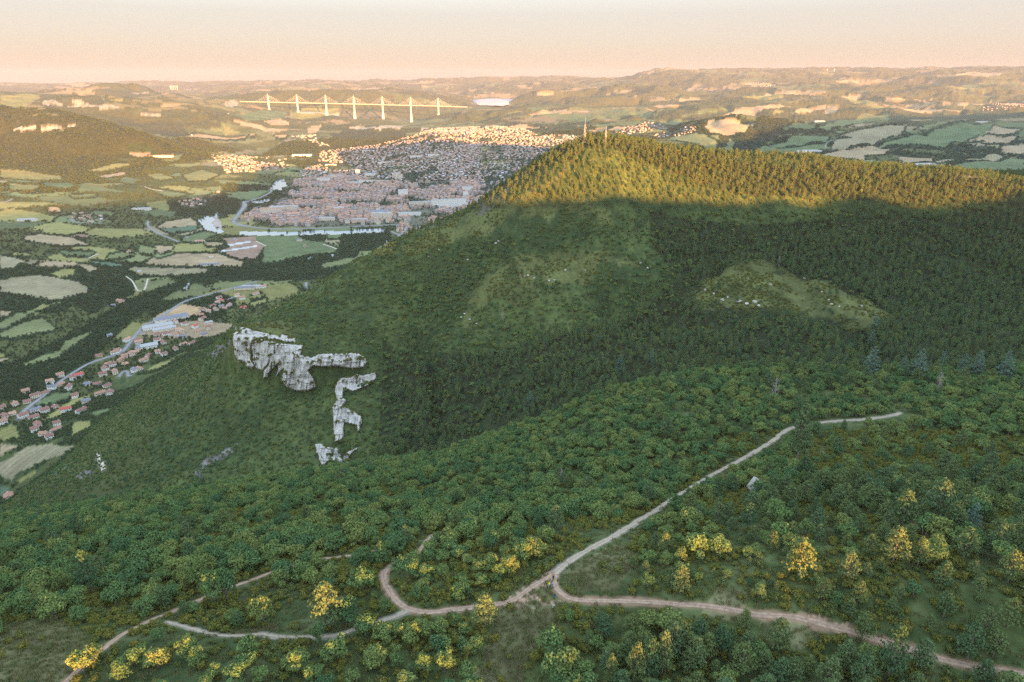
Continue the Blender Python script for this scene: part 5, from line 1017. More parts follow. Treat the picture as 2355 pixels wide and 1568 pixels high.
for i in range(7):
    top = deckpt(PX[i], PD[i]) - vo; gz_ = float(zat(top[0] + vo[0], DV)) - 3; zb = min(gz_, deckpt(PX[i], PB[i])[2])
    V = []; F = []; zs = [zb, top[2] - 90, top[2] - 88, top[2] - 6]; 
    def prism(V, F, cx, cy, z0, z1, w0, w1, d0, d1):
        o = len(V)
        for z, a, d in ((z0, w0, d0), (z1, w1, d1)): V += [(cx - a, cy - d, z), (cx + a, cy - d, z), (cx + a, cy + d, z), (cx - a, cy + d, z)]
        for k in range(4): F.append([o+k, o+(k+1) % 4, o+4+(k+1) % 4, o+4+k])
        F.append([o+3, o+2, o+1, o]); F.append([o+4, o+5, o+6, o+7])
    split = max(zb + 10, top[2] - 90); prism(V, F, top[0], 0, zb, split, 13, 8.5, 14, 10)
    for s_y in (-6.5, 6.5): prism(V, F, top[0], s_y, split - 1, top[2] - 5, 6.6, 5.5, 3.2, 2.6)
    p = link('pier', mesh_np('pier', V, F, M_CONC), via)
    V = []; F = []
    for sx in (-1, 1):
        o = len(V)
        for z, cx, a in ((top[2] + .5, sx * 9, 3.4), (top[2] + 52, sx * 1.6, 3.0), (top[2] + 90, sx * .9, 1.6)): V += [(top[0] + cx - a, -2.6, z), (top[0] + cx + a, -2.6, z), (top[0] + cx + a, 2.6, z), (top[0] + cx - a, 2.6, z)]
        for q in range(2):
            for k in range(4): F.append([o+q*4+k, o+q*4+(k+1) % 4, o+q*4+4+(k+1) % 4, o+q*4+4+k])
        F.append([o+8, o+9, o+10, o+11])
    mast = link('mast', mesh_np('mast', V, F, M_STEEL), via)
    # the fan of stays: eleven on each side
    V = []; F = []; slope_ = (dk[2][2] - dk[1][2]) / (dk[2][0] - dk[1][0])
    for sx in (-1, 1):
        for k in range(11):
            a = (top[0] + sx * .5, 0, top[2] + 84 - (10 - k) * 4.0); b = top[0] + sx * (26 + k * 12.6); b = (b, 0, top[2] + slope_ * (b - top[0]) + .5); o = len(V); w_ = .16
            for q in (a, b): V += [(q[0], -w_, q[2]), (q[0], w_, q[2]), (q[0], 0, q[2] + .45)]
            for e in range(3): F.append([o+e, o+(e+1) % 3, o+3+(e+1) % 3, o+3+e])
    link('stay_cables', mesh_np('stays', V, F, M_STEEL), via)

# ------------------------------------------------------------------ houses
def bld_mat(name, col, win=True):
    m, n, b = nmat(name, .9, .1)
    if not win: b.inputs['Base Color'].default_value = (*col, 1); return m
    tc = n.nodes.new('ShaderNodeTexCoord'); sx = n.nodes.new('ShaderNodeSeparateXYZ'); n.links.new(tc.outputs['Object'], sx.inputs[0])
    ad_ = n.nodes.new('ShaderNodeMath'); ad_.operation = 'ADD'; n.links.new(sx.outputs[0], ad_.inputs[0]); n.links.new(sx.outputs[1], ad_.inputs[1])
    def band(src, per, a, b__):
        d = n.nodes.new('ShaderNodeMath'); d.operation = 'DIVIDE'; n.links.new(src, d.inputs[0]); d.inputs[1].default_value = per
        f = n.nodes.new('ShaderNodeMath'); f.operation = 'FRACT'; n.links.new(d.outputs[0], f.inputs[0])
        g1 = n.nodes.new('ShaderNodeMath'); g1.operation = 'GREATER_THAN'; n.links.new(f.outputs[0], g1.inputs[0]); g1.inputs[1].default_value = a
        g2 = n.nodes.new('ShaderNodeMath'); g2.operation = 'LESS_THAN'; n.links.new(f.outputs[0], g2.inputs[0]); g2.inputs[1].default_value = b__
        mu = n.nodes.new('ShaderNodeMath'); mu.operation = 'MULTIPLY'; n.links.new(g1.outputs[0], mu.inputs[0]); n.links.new(g2.outputs[0], mu.inputs[1]); return mu.outputs[0]
    mu = n.nodes.new('ShaderNodeMath'); mu.operation = 'MULTIPLY'; n.links.new(band(ad_.outputs[0], 3.1, .3, .68), mu.inputs[0]); n.links.new(band(sx.outputs[2], 2.9, .35, .8), mu.inputs[1])
    mx = n.nodes.new('ShaderNodeMix'); mx.data_type = 'RGBA'; mx.inputs['A'].default_value = (*col, 1); mx.inputs['B'].default_value = (.10, .11, .12, 1); n.links.new(mu.outputs[0], mx.inputs['Factor'])
    n.links.new(mx.outputs['Result'], b.inputs['Base Color']); return m
WALLS = [bld_mat('cream render', (.70, .62, .50)), bld_mat('white render', (.80, .77, .71)), bld_mat('pink render', (.66, .50, .40)), bld_mat('ochre render', (.66, .52, .32))]
ROOFS = [solid('terracotta tiles', (.38, .22, .16), .9, 1.5), solid('brown tiles', (.27, .15, .12), .9, 1.5), solid('orange tiles', (.46, .28, .20), .9, 1.5), solid('slate', (.20, .21, .24), .8, 1.5), solid('pale metal', (.37, .38, .38), .9, .5), solid('red tiles', (.48, .12, .10), .9, 1.5)]
RN = ['terracotta', 'dark brown', 'orange', 'slate grey', 'pale metal', 'red']; WN = ['cream', 'white', 'pink', 'ochre']
def house_vf(w_, d_, h_, rh_, flat=False):
    a, b = w_ / 2, d_ / 2
    W = [(-a,-b,-3),(a,-b,-3),(a,b,-3),(-a,b,-3),(-a,-b,h_),(a,-b,h_),(a,b,h_),(-a,b,h_)]; WF = [[0,1,5,4],[1,2,6,5],[2,3,7,6],[3,0,4,7]]
    if flat: return (W, WF), ([(-a-.2,-b-.2,h_),(a+.2,-b-.2,h_),(a+.2,b+.2,h_),(-a-.2,b+.2,h_),(-a-.2,-b-.2,h_+.5),(a+.2,-b-.2,h_+.5),(a+.2,b+.2,h_+.5),(-a-.2,b+.2,h_+.5)], [[0,1,5,4],[1,2,6,5],[2,3,7,6],[3,0,4,7],[4,5,6,7],[3,2,1,0]])
    W += [(-a,0,h_+rh_),(a,0,h_+rh_)]; WF += [[4,8,7],[5,6,9]]
    e = .5; R_ = [(-a-e,-b-e,h_-e*rh_/b),(a+e,-b-e,h_-e*rh_/b),(a+e,0,h_+rh_+.05),(-a-e,0,h_+rh_+.05),(a+e,b+e,h_-e*rh_/b),(-a-e,b+e,h_-e*rh_/b)]
    R_ += [(x, y, z + .3) for x, y, z in R_]; RF = [[6,7,8,9],[9,8,10,11],[1,0,3,2],[2,3,5,4],[0,1,7,6],[4,5,11,10],[1,2,8,7],[2,4,10,8],[3,0,6,9],[5,3,9,11]]
    return (W, WF), (R_, RF)
def chim(w_, h_, rh_):
    V = []; F = []; x = w_ * .28
    for z in (h_, h_ + rh_ + 1.0): V += [(x-.45,-.6,z),(x+.45,-.6,z),(x+.45,.4,z),(x-.45,.4,z)]
    return V, [[0,1,5,4],[1,2,6,5],[2,3,7,6],[3,0,4,7],[4,5,6,7]]
HM = {}
def house(x, y, rot, w_, d_, h_, rh_, wi, ri, label, group, flat=False, nm='house', cat='house', tuned=False):
    key = (round(w_), round(d_), round(h_), round(rh_, 1), wi, ri, flat)
    if key not in HM:
        (W, WF), (R_, RF) = house_vf(*key[:4], flat); HM[key] = (mesh_np('house', W, WF, WALLS[wi]), mesh_np('roof', R_, RF, ROOFS[ri]), mesh_np('chimney', *chim(key[0], key[2], key[3]), WALLS[wi]))
    a, b, c = HM[key]; o = link(nm, None, loc=(x, y, float(zat(x, y))), label=label, category=cat, **({'group': group} if group else {})); o.rotation_euler = (0, 0, rot)
    link('wall', a, o); r_ = link('roof', b, o)
    if not flat: link('chimney', c, r_)
    return o
rh = np.random.default_rng(77); HX = []; nh = 0
NEARH = zA([(1665,828),(1705,808),(1738,795),(1695,862),(1760,850),(1910,842),(1585,865),(1590,935),(1570,900),(1530,995),(1550,1025),(1650,985),(1245,1052),(1310,1055),(1235,1102),(1000,1100),(1090,1120),(1380,1175),(1240,1195),(1130,1262),(905,1200),(925,1185),
 (850,1285),(830,1330),(810,1370),(905,1355),(880,1295),(1060,1340),(1095,1325),(690,1440),(770,1440),(840,1455),(540,1475),(410,1475),(340,1515),(280,1540),(590,1540),(790,1525),(865,1520),(1440,1130),(1505,1120),(1430,1070),(1380,960),(1450,975),(1860,750),(1900,770),
 (1720,770),(1600,1060),(1160,1220),(1030,1215),(980,1230),(1290,1215),(860,1060),(620,1380),(570,1400)]) + zB([(215,325),(20,380),(30,490),(40,440),(185,440),(285,400),(350,400),(265,445),(520,395),(640,405),(300,520),(275,550),(440,545),(450,505),(350,590),(680,330),(75,1090),(100,420),(480,190),(120,345),(390,610)])
def near_order(p): return p[0]
NEARH.sort(key=near_order)
def ordn(i):
    n_ = i + 1; return f"{n_}{'th' if 10 < n_ % 100 < 14 else {1: 'st', 2: 'nd', 3: 'rd'}.get(n_ % 10, 'th')}"
nn_ = 0
for X, Y in NEARH:
    h = hit(X, Y + 2)
    if not h: continue
    wi = int(rh.choice([0, 1, 1, 1, 0])); ri = int(rh.choice([0, 0, 1, 1, 2, 5, 3], p=[.15, .1, .25, .2, .08, .06, .16])); w_ = rh.uniform(10, 16); d_ = rh.uniform(8, 11)
    house(h[0], h[1], .65 + rh.normal(0, .3) + (pi / 2 if rh.random() < .3 else 0), w_, d_, rh.choice([3.2, 5.5, 5.5]), 2.4, wi, ri, f"{WN[wi]} house with {RN[ri]} roof, {ordn(nn_)} house along the valley road from its lower end", 'houses along the valley road'); HX.append((h[0], h[1], 15)); nn_ += 1
BIG = [(zA,1345,938,70,26,7,3,1,'long grey-roofed workshop between the houses and the orange field'),(zA,1240,1000,60,22,6,4,1,'long pale shed with parked cars beside it'),(zA,1170,1155,32,20,6,4,1,'white metal hall below the workshops'),(zA,1290,1020,46,16,5,4,0,'low metal shed behind the workshops'),
 (zA,1640,515,62,12,5,3,0,'long dark farm shed beside the striped field'),(zA,1570,330,30,10,5,2,0,'long orange farm building in the river meadows'),(zA,1920,700,50,14,6,3,0,'long grey works building at the edge of the hamlet'),(zA,1975,690,48,14,6,4,1,'long pale works building behind the grey one'),(zA,1110,75,70,22,6,4,1,'long pale hangar among the dark woods'),
 (zD,720,770,130,50,9,4,1,'large pale factory by the river'),(zD,1425,1300,80,70,9,3,1,'flat grey shopping hall in the town'),(zD,985,860,70,26,8,4,0,'long pale hall north of the old town'),(zG,600,790,150,40,9,2,0,'orange-roofed sheds below the hill'),(zG,695,775,130,50,10,4,1,'white hall below the hill'),(zG,1590,878,90,40,9,4,1,'white farm hall on the shaded plain'),
 (zG,770,540,90,26,8,4,1,'white farm sheds in the green fields'),(zG,2040,545,110,30,8,4,1,'white buildings on the shaded slope'),(zC,1395,845,150,40,10,0,0,'sunlit farm among yellow fields'),(zC,240,1400,60,20,6,4,1,'pale sheds at the valley hamlet')]
BLK = [(1600,985,32,22,34,0),(1572,975,26,18,22,0),(1625,985,24,20,26,0),(1232,940,26,20,26,1),(1650,1145,44,30,30,1),(920,1010,70,18,20,1),(2225,1190,22,20,44,1),(2240,1200,18,18,36,2),(2070,1225,150,14,26,1),(2030,1255,50,16,16,1),(2130,1250,50,16,14,1),(2200,1235,40,16,16,1),(440,1300,90,16,20,0),(560,1275,110,16,20,0),(490,1285,60,16,20,0),
 (985,1280,34,20,20,2),(1060,1285,46,20,18,2),(1410,1350,44,18,22,0),(1480,1350,64,18,24,0),(1770,788,80,14,14,1),(1910,775,44,16,14,1),(1965,772,24,16,12,1),(1480,840,90,14,10,1),(1050,960,90,14,14,2),(1015,975,80,14,14,0),(1350,955,60,30,14,1),(1380,1010,160,16,9,1),(1200,1025,90,18,9,1),(950,1365,60,16,12,0),(1820,1220,110,16,14,0),(640,1330,50,30,14,2),(1250,1385,60,18,14,2),(1710,1320,90,20,12,1),(2240,1095,50,20,20,1),(2110,1110,30,20,20,2),(1330,730,90,26,8,4-3)]
for i, (fn, X, Y, w_, d_, h_, ri, wi, lab) in enumerate(BIG):
    h = hit(*fn([(X, Y)])[0])
    if h: house(h[0], h[1], .15 if h[1] > 1500 else .6, w_, d_, h_, 2.5, wi, ri, lab, None, nm='hall', cat='building', flat=ri in (4,) and w_ > 60); HX.append((h[0], h[1], w_ * .6))
SZ = lambda h_: 'tower' if h_ > 28 else ('tall block' if h_ > 18 else 'low block')
BP = []
for X, Y, w_, d_, h_, wi in BLK:
    h = hit(*zD([(X, Y)])[0])
    if h and h[1] > 1500: BP.append((h, w_, d_, h_, wi))
BP.sort(key=lambda q: q[0][0] / q[0][1])
for i, (h, w_, d_, h_, wi) in enumerate(BP):
    house(h[0], h[1], rh.normal(.1, .12), w_, d_, h_, .1, wi, 4 if i % 3 else 2, f"{WN[wi]} apartment {SZ(h_)} in the town, {ordn(i)} block counted from the river", 'apartment blocks of the town', flat=True, nm='apartment_block', cat='apartment block'); HX.append((h[0], h[1], w_ * .55))
# the town and the villages
def fill(P, n_, sp, seed):
    r = np.random.default_rng(seed); P = np.array(P)[:, :2]; x0, y0 = P.min(0); x1, y1 = P.max(0); gx, gy = grid_pts(x0, x1, y0, y1, sp, r); m = in_poly(gx, gy, P); return gx[m], gy[m]
AX = []; tx, ty = fill(TOWN_W, 0, 17.5, 1); m = (vnoise(tx / 120, ty / 160, 5) > .16) & (fbm(tx, ty, 110, 3, 83) < .14 + .2 * rh.random(len(tx))); AX.append(np.stack([tx[m], ty[m], np.zeros(m.sum())], 1))
for i, P in enumerate(SUB_W):
    if len(P) > 2:
        tx, ty = fill(P, 0, 30 if i < 2 else 36, 20 + i); m = (vnoise(tx / 90, ty / 130, 9 + i) > .3) & ~in_poly(tx, ty, TOWN_W); AX.append(np.stack([tx[m], ty[m], np.ones(m.sum())], 1))
STRIP = hits(zA([(0,1700),(0,1560),(280,1480),(700,1270),(1100,1010),(1600,850),(1960,690),(2100,640),(2100,720),(1940,800),(1640,1010),(1500,1160),(1150,1350),(900,1568),(500,1850),(100,1880)]))
tx, ty = fill(STRIP, 0, 24, 55); m = (rh.random(len(tx)) < .34) & (sample(FIDV * 1., tx, ty) < .1); AX.append(np.stack([tx[m], ty[m], 3 * np.ones(m.sum())], 1))
n_f = 520; ph = rh.uniform(radians(-40), radians(40), n_f); r_ = np.exp(rh.uniform(log(1100), log(7500), n_f)); fx = r_ * np.sin(ph); fy = r_ * np.cos(ph); cl = vnoise(fx / 500, fy / 500, 77) > .62
cl &= (sample(MASSIF * 1., fx, fy) < .5) & (sample(WOOD, fx, fy) < .6) & (sample(WID * 1., fx, fy) < .01); fx, fy = fx[cl], fy[cl]; AX.append(np.stack([fx, fy, 2 * np.ones(len(fx))], 1))
AX = np.vstack(AX); az_ = zat(AX[:, 0], AX[:, 1]); wt = (sample(WID * 1., AX[:, 0], AX[:, 1]) < .01) & (sample(MASSIF * 1., AX[:, 0], AX[:, 1]) < .3) & ((AX[:, 1] > 1050) | (AX[:, 2] == 3))
k = frame_ok(AX[:, 0], AX[:, 1], az_, 20) & wt; AX = AX[k]; az_ = az_[k]; k = visible(AX[:, 0], AX[:, 1], az_ + 9, 80)
for a, b, r_ in HX: k &= np.hypot(AX[:, 0] - a, AX[:, 1] - b) > r_
for wd, kk, L in RD_S: k &= line_dist(AX[:, 0], AX[:, 1], L) > wd / 2 + 6
AX = AX[k]; az_ = az_[k]; T_ = project(AX[:, 0], AX[:, 1], az_)[2]; old = AX[:, 2] == 0; N_ = len(AX)
hw = np.where(old, rh.uniform(9, 19, N_), rh.uniform(10, 16, N_)); hd = np.where(old, rh.uniform(7, 12, N_), rh.uniform(8, 11, N_)); hh = np.where(old, rh.uniform(8, 15, N_), rh.uniform(3.2, 6.5, N_)); rot = np.where(old, .2 + .9 * (vnoise(AX[:, 0] / 90, AX[:, 1] / 90, 8) > .5) + rh.normal(0, .15, N_), rh.uniform(0, 3.14, N_))
ri_ = np.where(old, rh.choice([0, 0, 1, 2, 0, 3], N_), rh.choice([0, 2, 1, 0, 2, 3, 4], N_)); wi_ = rh.choice([0, 0, 1, 2, 0, 1, 3], N_)
scr = hw / T_; n_single = 300 - nn_; order = np.argsort(-scr); print('town houses', N_)
TAGS = {0: ('small town house with a tiled roof in the packed old town', 'houses of the old town'), 1: ('small detached house in the garden suburb', 'houses of the suburbs'), 3: ('small pale house among gardens in the valley village', 'small houses of the valley village'), 2: ('lone farmhouse among the fields', 'scattered farmhouses')}
for j in order[:n_single]:
    t_, g_ = TAGS[int(AX[j, 2])]; house(AX[j, 0], AX[j, 1], float(rot[j]), float(round(hw[j] / 2) * 2), float(round(hd[j] / 2) * 2), float(round(hh[j] / 3) * 3), 2.4, int(wi_[j]), int(ri_[j]), t_, g_)
V = []; F = []; MI = []; nb = 0
(Wb, WFb), (Rb, RFb) = house_vf(1, 1, 1, 1)
for j in order[n_single:]:
    (W, WF), (R_, RF) = house_vf(hw[j], hd[j], hh[j], 2.3); c, s = cos(rot[j]), sin(rot[j]); q = np.array(W + R_[6:]); 
    q = np.stack([q[:, 0] * c - q[:, 1] * s + AX[j, 0], q[:, 0] * s + q[:, 1] * c + AX[j, 1], q[:, 2] + az_[j]], 1); V.append(q)
    F += [[i + nb for i in f] for f in WF] + [[nb + 10, nb + 11, nb + 12, nb + 13], [nb + 13, nb + 12, nb + 14, nb + 15]]; MI += [int(wi_[j])] * 6 + [4 + int(ri_[j])] * 2; nb += 16
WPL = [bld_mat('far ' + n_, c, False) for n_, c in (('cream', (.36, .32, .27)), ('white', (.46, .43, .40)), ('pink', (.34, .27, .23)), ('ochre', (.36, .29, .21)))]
RPL = [solid('town roof ' + str(i), c, .9, .08, .8, 1.2) for i, c in enumerate([(.40, .25, .19), (.30, .20, .16), (.47, .31, .23), (.24, .25, .28), (.55, .56, .58), (.42, .20, .17)])]
link('town_houses', mesh_np('town', np.vstack(V), F, mats=WPL + RPL, midx=MI), kind='stuff', label='thousands of small cream and terracotta houses of the town and suburbs')

# ------------------------------------------------------------------ lattice masts on the hilltop
M_MAST = solid('pale painted steel', (.38, .37, .36), .6)
def lattice(h_, w0, w1, n_=8, r_=.09):
    parts = []
    for sx, sy in ((-1,-1),(1,-1),(1,1),(-1,1)): parts.append(tube([(sx*w0, sy*w0, -1), (sx*w1, sy*w1, h_)], [r_, r_], 4))
    cs = [(-1,-1),(1,-1),(1,1),(-1,1)]
    for k in range(n_):
        z0 = h_ * k / n_; z1 = h_ * (k + 1) / n_; a = w0 + (w1 - w0) * k / n_; b = w0 + (w1 - w0) * (k + 1) / n_
        for i in range(4): p, q = cs[i], cs[(i + 1) % 4]; parts.append(tube([(p[0]*a, p[1]*a, z0), (q[0]*b, q[1]*b, z1)], [r_*.7, r_*.7], 3)); parts.append(tube([(p[0]*b, p[1]*b, z1), (q[0]*b, q[1]*b, z1)], [r_*.7, r_*.7], 3))
    return join_vf(parts)
def mast(X, Yb, Yt, lab, w0):
    h = hit(X, Yb + 8); t = project(*h)[2]; H_ = (Yb - Yt) / 2354.6 * 1.5 * t + 6; o = link('radio_mast', None, loc=h, label=lab, category='radio mast')
    link('lattice', mesh_np('lattice', *lattice(H_ * .72, w0, w0 * .6), M_MAST), o)
    V, F = join_vf([tube([(0, 0, H_ * .7), (0, 0, H_)], [.22, .08], 5)]); link('antenna', mesh_np('antenna', V, F, M_MAST), o)
    for k in range(5):
        z = H_ * (.40 + .07 * k); a = k * 1.9; V, F = join_vf([tube([(w0 * .8 * cos(a), w0 * .8 * sin(a), z), ((w0 * .8 + .7) * cos(a), (w0 * .8 + .7) * sin(a), z)], [.5, .5], 10)])
        n0 = len(V) - 10; F.append([n0 + i for i in range(10)]); F.append([n0 - 10 + i for i in range(10)][::-1]); link('dish', mesh_np('dish', V, F, M_MAST), o)
mast(1344, 322, 277, 'taller lattice radio mast with dishes on the hilltop', 1.1); mast(1392, 322, 293, 'shorter lattice radio mast behind the hilltop trees', .9)
def small_mast(X, Yb, Yt, D, lab):
    x, y, z = atD(X, Yb, D); H_ = atD(X, Yt, D)[2] - z; link('pylon', mesh_np('pylon', *lattice(max(H_, 15), H_ * .12, H_ * .03, 6, .6), M_MAST), loc=(x, y, float(zat(x, y))), label=lab, category='pylon')
small_mast(2509*.9196, 178*.0+ (130+520/3.099)*.9196, (130+490/3.099)*.9196, 5600, 'pale mast on the shaded slope')
# ------------------------------------------------------------------ wind turbines on the far horizon
def turbine(X, Yb, Yt, D, lab):
    x, y, z = atD(X, Yb, D); H_ = (atD(X, Yt, D)[2] - z) * .62; o = link('wind_turbine', None, loc=(x, y, z - 20), label=lab, category='wind turbine', group='wind turbines on the skyline')
    link('tower', mesh_np('tower', *tube([(0, 0, 0), (0, 0, H_ + 20)], [5, 3.2], 6), M_STEEL), o)
    for k in range(3): a = k * 2.094 + X; V, F = tube([(0, -5, H_ + 20), (H_ * .58 * sin(a), -5, H_ + 20 + H_ * .58 * cos(a))], [4, 1.2], 4); link('blade', mesh_np('blade', V, F, M_STEEL), o)
for i, X in enumerate((392, 395.5, 399, 403, 408)): turbine(X, 204, 195, 17000, f"{['', 'second ', 'third ', 'fourth ', 'fifth '][i]}tiny wind turbine counted along the row beyond the mesa")
for i, X in enumerate((1902, 1918, 1948, 2112, 2218)): turbine(X, 164, 157, 18000, f"{['', 'second ', 'third ', 'fourth ', 'fifth '][i]}tiny wind turbine counted along the high skyline")
# ------------------------------------------------------------------ valley fog far off
M_FOG = solid('fog', (.42, .41, .40), 1.0)
def fogbank(x0, y0, rx, ry, z, lab, seed):
    V = [(x0, y0, z + 12)]; F = []; n_ = 48
    for k, f in enumerate((.35, .7, .9, 1.0)):
        for i in range(n_):
            a = 2 * pi * i / n_; q = f * (1 + .35 * (float(vnoise(np.array([3 * cos(a) + seed]), np.array([3 * sin(a)]), seed)[0]) - .5)); V.append((x0 + rx * q * cos(a), y0 + ry * q * sin(a), z + (11, 8, 0, -30)[k] + 6 * float(vnoise(np.array([i * .7]), np.array([k * 1.3]), 3)[0])))
    for i in range(n_): F.append([0, 1 + i, 1 + (i + 1) % n_])
    for k in range(3):
        for i in range(n_): a = 1 + k * n_; F.append([a + i, a + n_ + i, a + n_ + (i + 1) % n_, a + (i + 1) % n_])
    link('fog', mesh_np('fog', V, F, M_FOG, smooth=True), kind='stuff', label=lab)
fx_, fy_, _ = atD(1138, 234, 12400)
fogbank(fx_, fy_, 420, 1500, 172, 'white fog lying in the far river gorge', 4)
# ------------------------------------------------------------------ people and posts at the junction
def skin_body(name, J, E, R_, mat, parent):
    m = bpy.data.meshes.new(name); m.from_pydata(J, E, []); m.materials.append(mat); o = link(name, m, parent)
    sk = o.modifiers.new('skin', 'SKIN'); sk.use_smooth_shade = True
    if not m.skin_vertices: m.attributes.new
    bpy.context.view_layer.objects.active = o
    return o
def figure(pose):
    """joints of one continuous body: tapered limbs that meet at shoulder and hip"""
    lean = pose.get('lean', 0); st = pose.get('stride', .18); crouch = pose.get('crouch', 0); arm = pose.get('arm', .1)
    hz_ = .92 - .52 * crouch; sh = hz_ + .50; ly = lean
    parts = []
    def lt(p, r, s=7): parts.append(tube(p, r, s))
    lt([(0, 0, hz_ - .05), (0, ly * .3, hz_ + .12), (0, ly * .75, sh - .12), (0, ly, sh), (0, ly * 1.05, sh + .09), (0, ly * 1.1, sh + .15)], [.15, .14, .18, .15, .06, .06], 9)
    lt([(0, ly * 1.1, sh + .13), (0, ly * 1.12, sh + .19), (0, ly * 1.14, sh + .28), (0, ly * 1.12, sh + .36), (0, ly * 1.1, sh + .39)], [.055, .095, .105, .08, .02], 8)
    for s in (-1, 1):
        kx = s * .10; kn = (kx * 1.3, s * st * .5 + crouch * .38, hz_ * .54 + .10 * crouch); an = (kx * 1.2, s * st - crouch * .02, .09)
        lt([(kx, 0, hz_), kn, an, (kx * 1.2, an[1] + .03, .04), (kx * 1.3, an[1] + .22, .03)], [.105, .07, .045, .05, .035], 7)
        el = (s * .27, ly * .9 + arm * .5, sh - .28); ha = (s * .25, ly + arm * 1.6, sh - .48 + arm * .5); lt([(s * .17, ly, sh - .04), el, ha], [.06, .045, .032], 6)
        for f_ in range(5):                    # fingers
            a = (f_ - 2) * .016; L_ = (.07, .085, .09, .085, .06)[f_]; lt([(ha[0], ha[1] + a, ha[2]), (ha[0] - s * .01, ha[1] + a * 1.3 + (.03 if f_ == 4 else 0), ha[2] - L_)], [.010, .007], 4)
    return join_vf(parts), hz_, sh, ly, st, crouch, arm
M_SKIN = solid('skin', (.50, .32, .24), .6); M_HAIR = solid('dark hair', (.03, .025, .02), .8)
def person(Xf, Yf, rot, pose, top, legs, lab, sleeves=True, shorts=False):
    h = hit(Xf * .9196, Yf * .9196); o = link('person', None, loc=h, label=lab, category='person'); o.rotation_euler = (0, 0, rot)
    (V, F), hz_, sh, ly, st, cr, arm = figure(pose); link('body', mesh_np('body', V, F, M_SKIN, smooth=True), o)
    J = [tube([(0, 0, hz_ - .02), (0, ly * .3, hz_ + .12), (0, ly * .75, sh - .12), (0, ly, sh + .03), (0, ly, sh + .05)], [.17, .165, .205, .17, .08], 9)]
    for s in (-1, 1): el = (s * .27, ly * .9 + arm * .5, sh - .28); J.append(tube([(s * .16, ly, sh - .02), el] + ([(s * .255, ly + arm * 1.3, sh - .42 + arm * .4)] if sleeves else []), [.085, .065] + ([.05] if sleeves else []), 7))
    link('jacket', mesh_np('jacket', *join_vf(J), solid('cloth ' + lab[:14], top, .9), smooth=True), o)
    T_ = []
    for s in (-1, 1):
        kx = s * .10; kn = (kx * 1.3, s * st * .5 + cr * .38, hz_ * .54 + .10 * cr); an = (kx * 1.2, s * st - cr * .02, .09); T_.append(tube([(kx, 0, hz_ + .05), kn] if shorts else [(kx, 0, hz_ + .05), kn, an], [.13, .10] if shorts else [.13, .09, .065], 7))
    link('trousers', mesh_np('trousers', *join_vf(T_), solid('trousers ' + lab[:14], legs, .9), smooth=True), o)
    c = (0, ly * 1.12, sh + .30); link('hair', mesh_np('hair', *tube([(0, c[1] - .06, c[2] - .08), (0, c[1] - .02, c[2]), (0, c[1], c[2] + .08), (0, c[1], c[2] + .12)], [.06, .118, .09, .02], 8), M_HAIR, smooth=True), o)
    for s in (-1, 1): link('shoe', mesh_np('shoe', *tube([(s * .12, s * st - .06, .05), (s * .12, s * st + .02, .06), (s * .13, s * st + .2, .04)], [.05, .06, .04], 7), M_HAIR, smooth=True), o)
person(1383.5, 1450, .2, {'stride': .12}, (.03, .03, .04), (.03, .03, .035), 'person in dark clothes standing at the top of the red track')
person(1373, 1469, -.3, {'stride': .14, 'lean': .1, 'arm': .2}, (.75, .68, .05), (.25, .33, .36), 'person in a yellow top and pale trousers on the grass')
person(1381.5, 1469, 2.6, {'stride': .2, 'lean': .08}, (.16, .24, .55), (.16, .24, .5), 'person in a blue shirt and shorts with bare legs', sleeves=False, shorts=True)
person(1388, 1493, 1.4, {'crouch': .85, 'lean': .22, 'arm': .16}, (.02, .02, .04), (.05, .45, .65), 'person crouching in a dark top with a bright blue bag')
M_WOOD = solid('bleached wood', (.66, .62, .55), .9, 4.)
for Xf, Yf, lab in ((1368.5, 1421, 'pale wooden waymark post beside the gravel track'), (1382.3, 1521, 'pale wooden waymark post on the grass below the junction')):
    h = hit(Xf * .9196, Yf * .9196); o = link('waymark_post', None, loc=h, label=lab, category='signpost')
    link('post', mesh_np('post', *tube([(0, 0, -.2), (0, 0, 1.25), (0, 0, 1.32)], [.09, .085, .02], 7), M_WOOD), o)
    V, F = join_vf([tube([(-.05, -.1, 1.05), (.55, -.1, 1.08)], [.09, .09], 4)]); F += [[0, 1, 2, 3][::-1], [4, 5, 6, 7]]; link('board', mesh_np('board', V, F, M_WOOD), o)

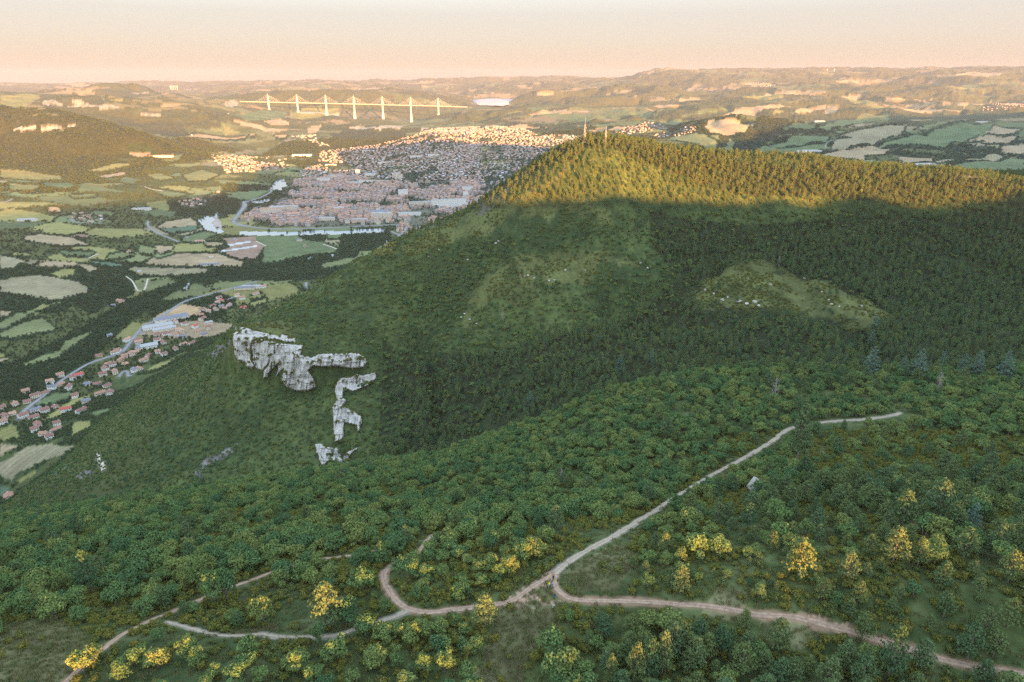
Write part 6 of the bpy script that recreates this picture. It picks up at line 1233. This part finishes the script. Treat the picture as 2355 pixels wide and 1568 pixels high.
# ------------------------------------------------------------------ say which one each repeat is
LH = LANDW + [('end of the limestone cliff band', hit(850, 830)), ('lowest limestone buttress', hit(765, 1050)), ('pale boulder beside the gravel track', hit(1735, 1130))]
TL = [(n_, hit(*zD([p])[0])) for n_, p in (('tall pale twin tower block', (1600, 985)), ('river bend beside the old town', (240, 1200)), ('flat grey shopping hall', (1425, 1300)), ('long white apartment row', (2060, 1235)),
      ('big angled pale block near the river', (500, 1300)), ('weir pool above the old town', (500, 1050)), ('dark park in the town', (1300, 1040)), ('leafy avenue', (1640, 1300)))]
def single_out(group, base, marks):
    by = {}
    for o in S.objects:
        if o.parent is None and o.get('group') == group and 'nearest' not in o['label']:
            m_ = min(marks, key=lambda q: math.hypot(q[1][0] - o.location.x, q[1][1] - o.location.y)); by.setdefault((m_[0], base(o)), []).append((math.hypot(m_[1][0] - o.location.x, m_[1][1] - o.location.y), o))
    for (n_, b_), l in by.items():
        l.sort(key=lambda q: q[0])
        for i, (d, o) in enumerate(l): o['label'] = f"{b_}, {ORD[i] if i < 15 else ordn(i) + ' '}nearest one to the {n_}"
def size3(a, b, w_): return lambda o: ('small ' if o.scale.x < a else ('large ' if o.scale.x > b else '')) + w_
single_out('scrub oaks on the near slope', size3(.85, 1.2, 'shaded round green oak'), LH)
single_out('pines among the scrub on the near slope', size3(.7, 1.0, 'shaded dark green pine'), LH)
single_out('low bushes between the near trees', size3(1.3, 1.42, 'low yellow-green bush'), LH)
single_out('houses of the old town', lambda o: RN[[m.name for m in ROOFS].index(o.children[1].data.materials[0].name) if o.children[1].name.startswith('roof') else 0] + ' roofed town house', TL)
single_out('limestone outcrops on the hill', size3(1.0, 1.7, 'pale limestone outcrop'), [('left grassy opening of the hill', hit(1250, 640)), ('right grassy opening of the hill', hit(1740, 690)), ('cliff band', hit(850, 830))])
single_out('small houses of the valley village', lambda o: 'small pale village house', [('long grey-roofed workshop', hit(*zA([(1345, 938)])[0])), ('white metal hall below the workshops', hit(*zA([(1170, 1155)])[0])), ('hairpin lane among the houses', hit(*zA([(1000, 1350)])[0])), ('green meadow between the lowest houses', hit(*zB([(430, 300)])[0]))])
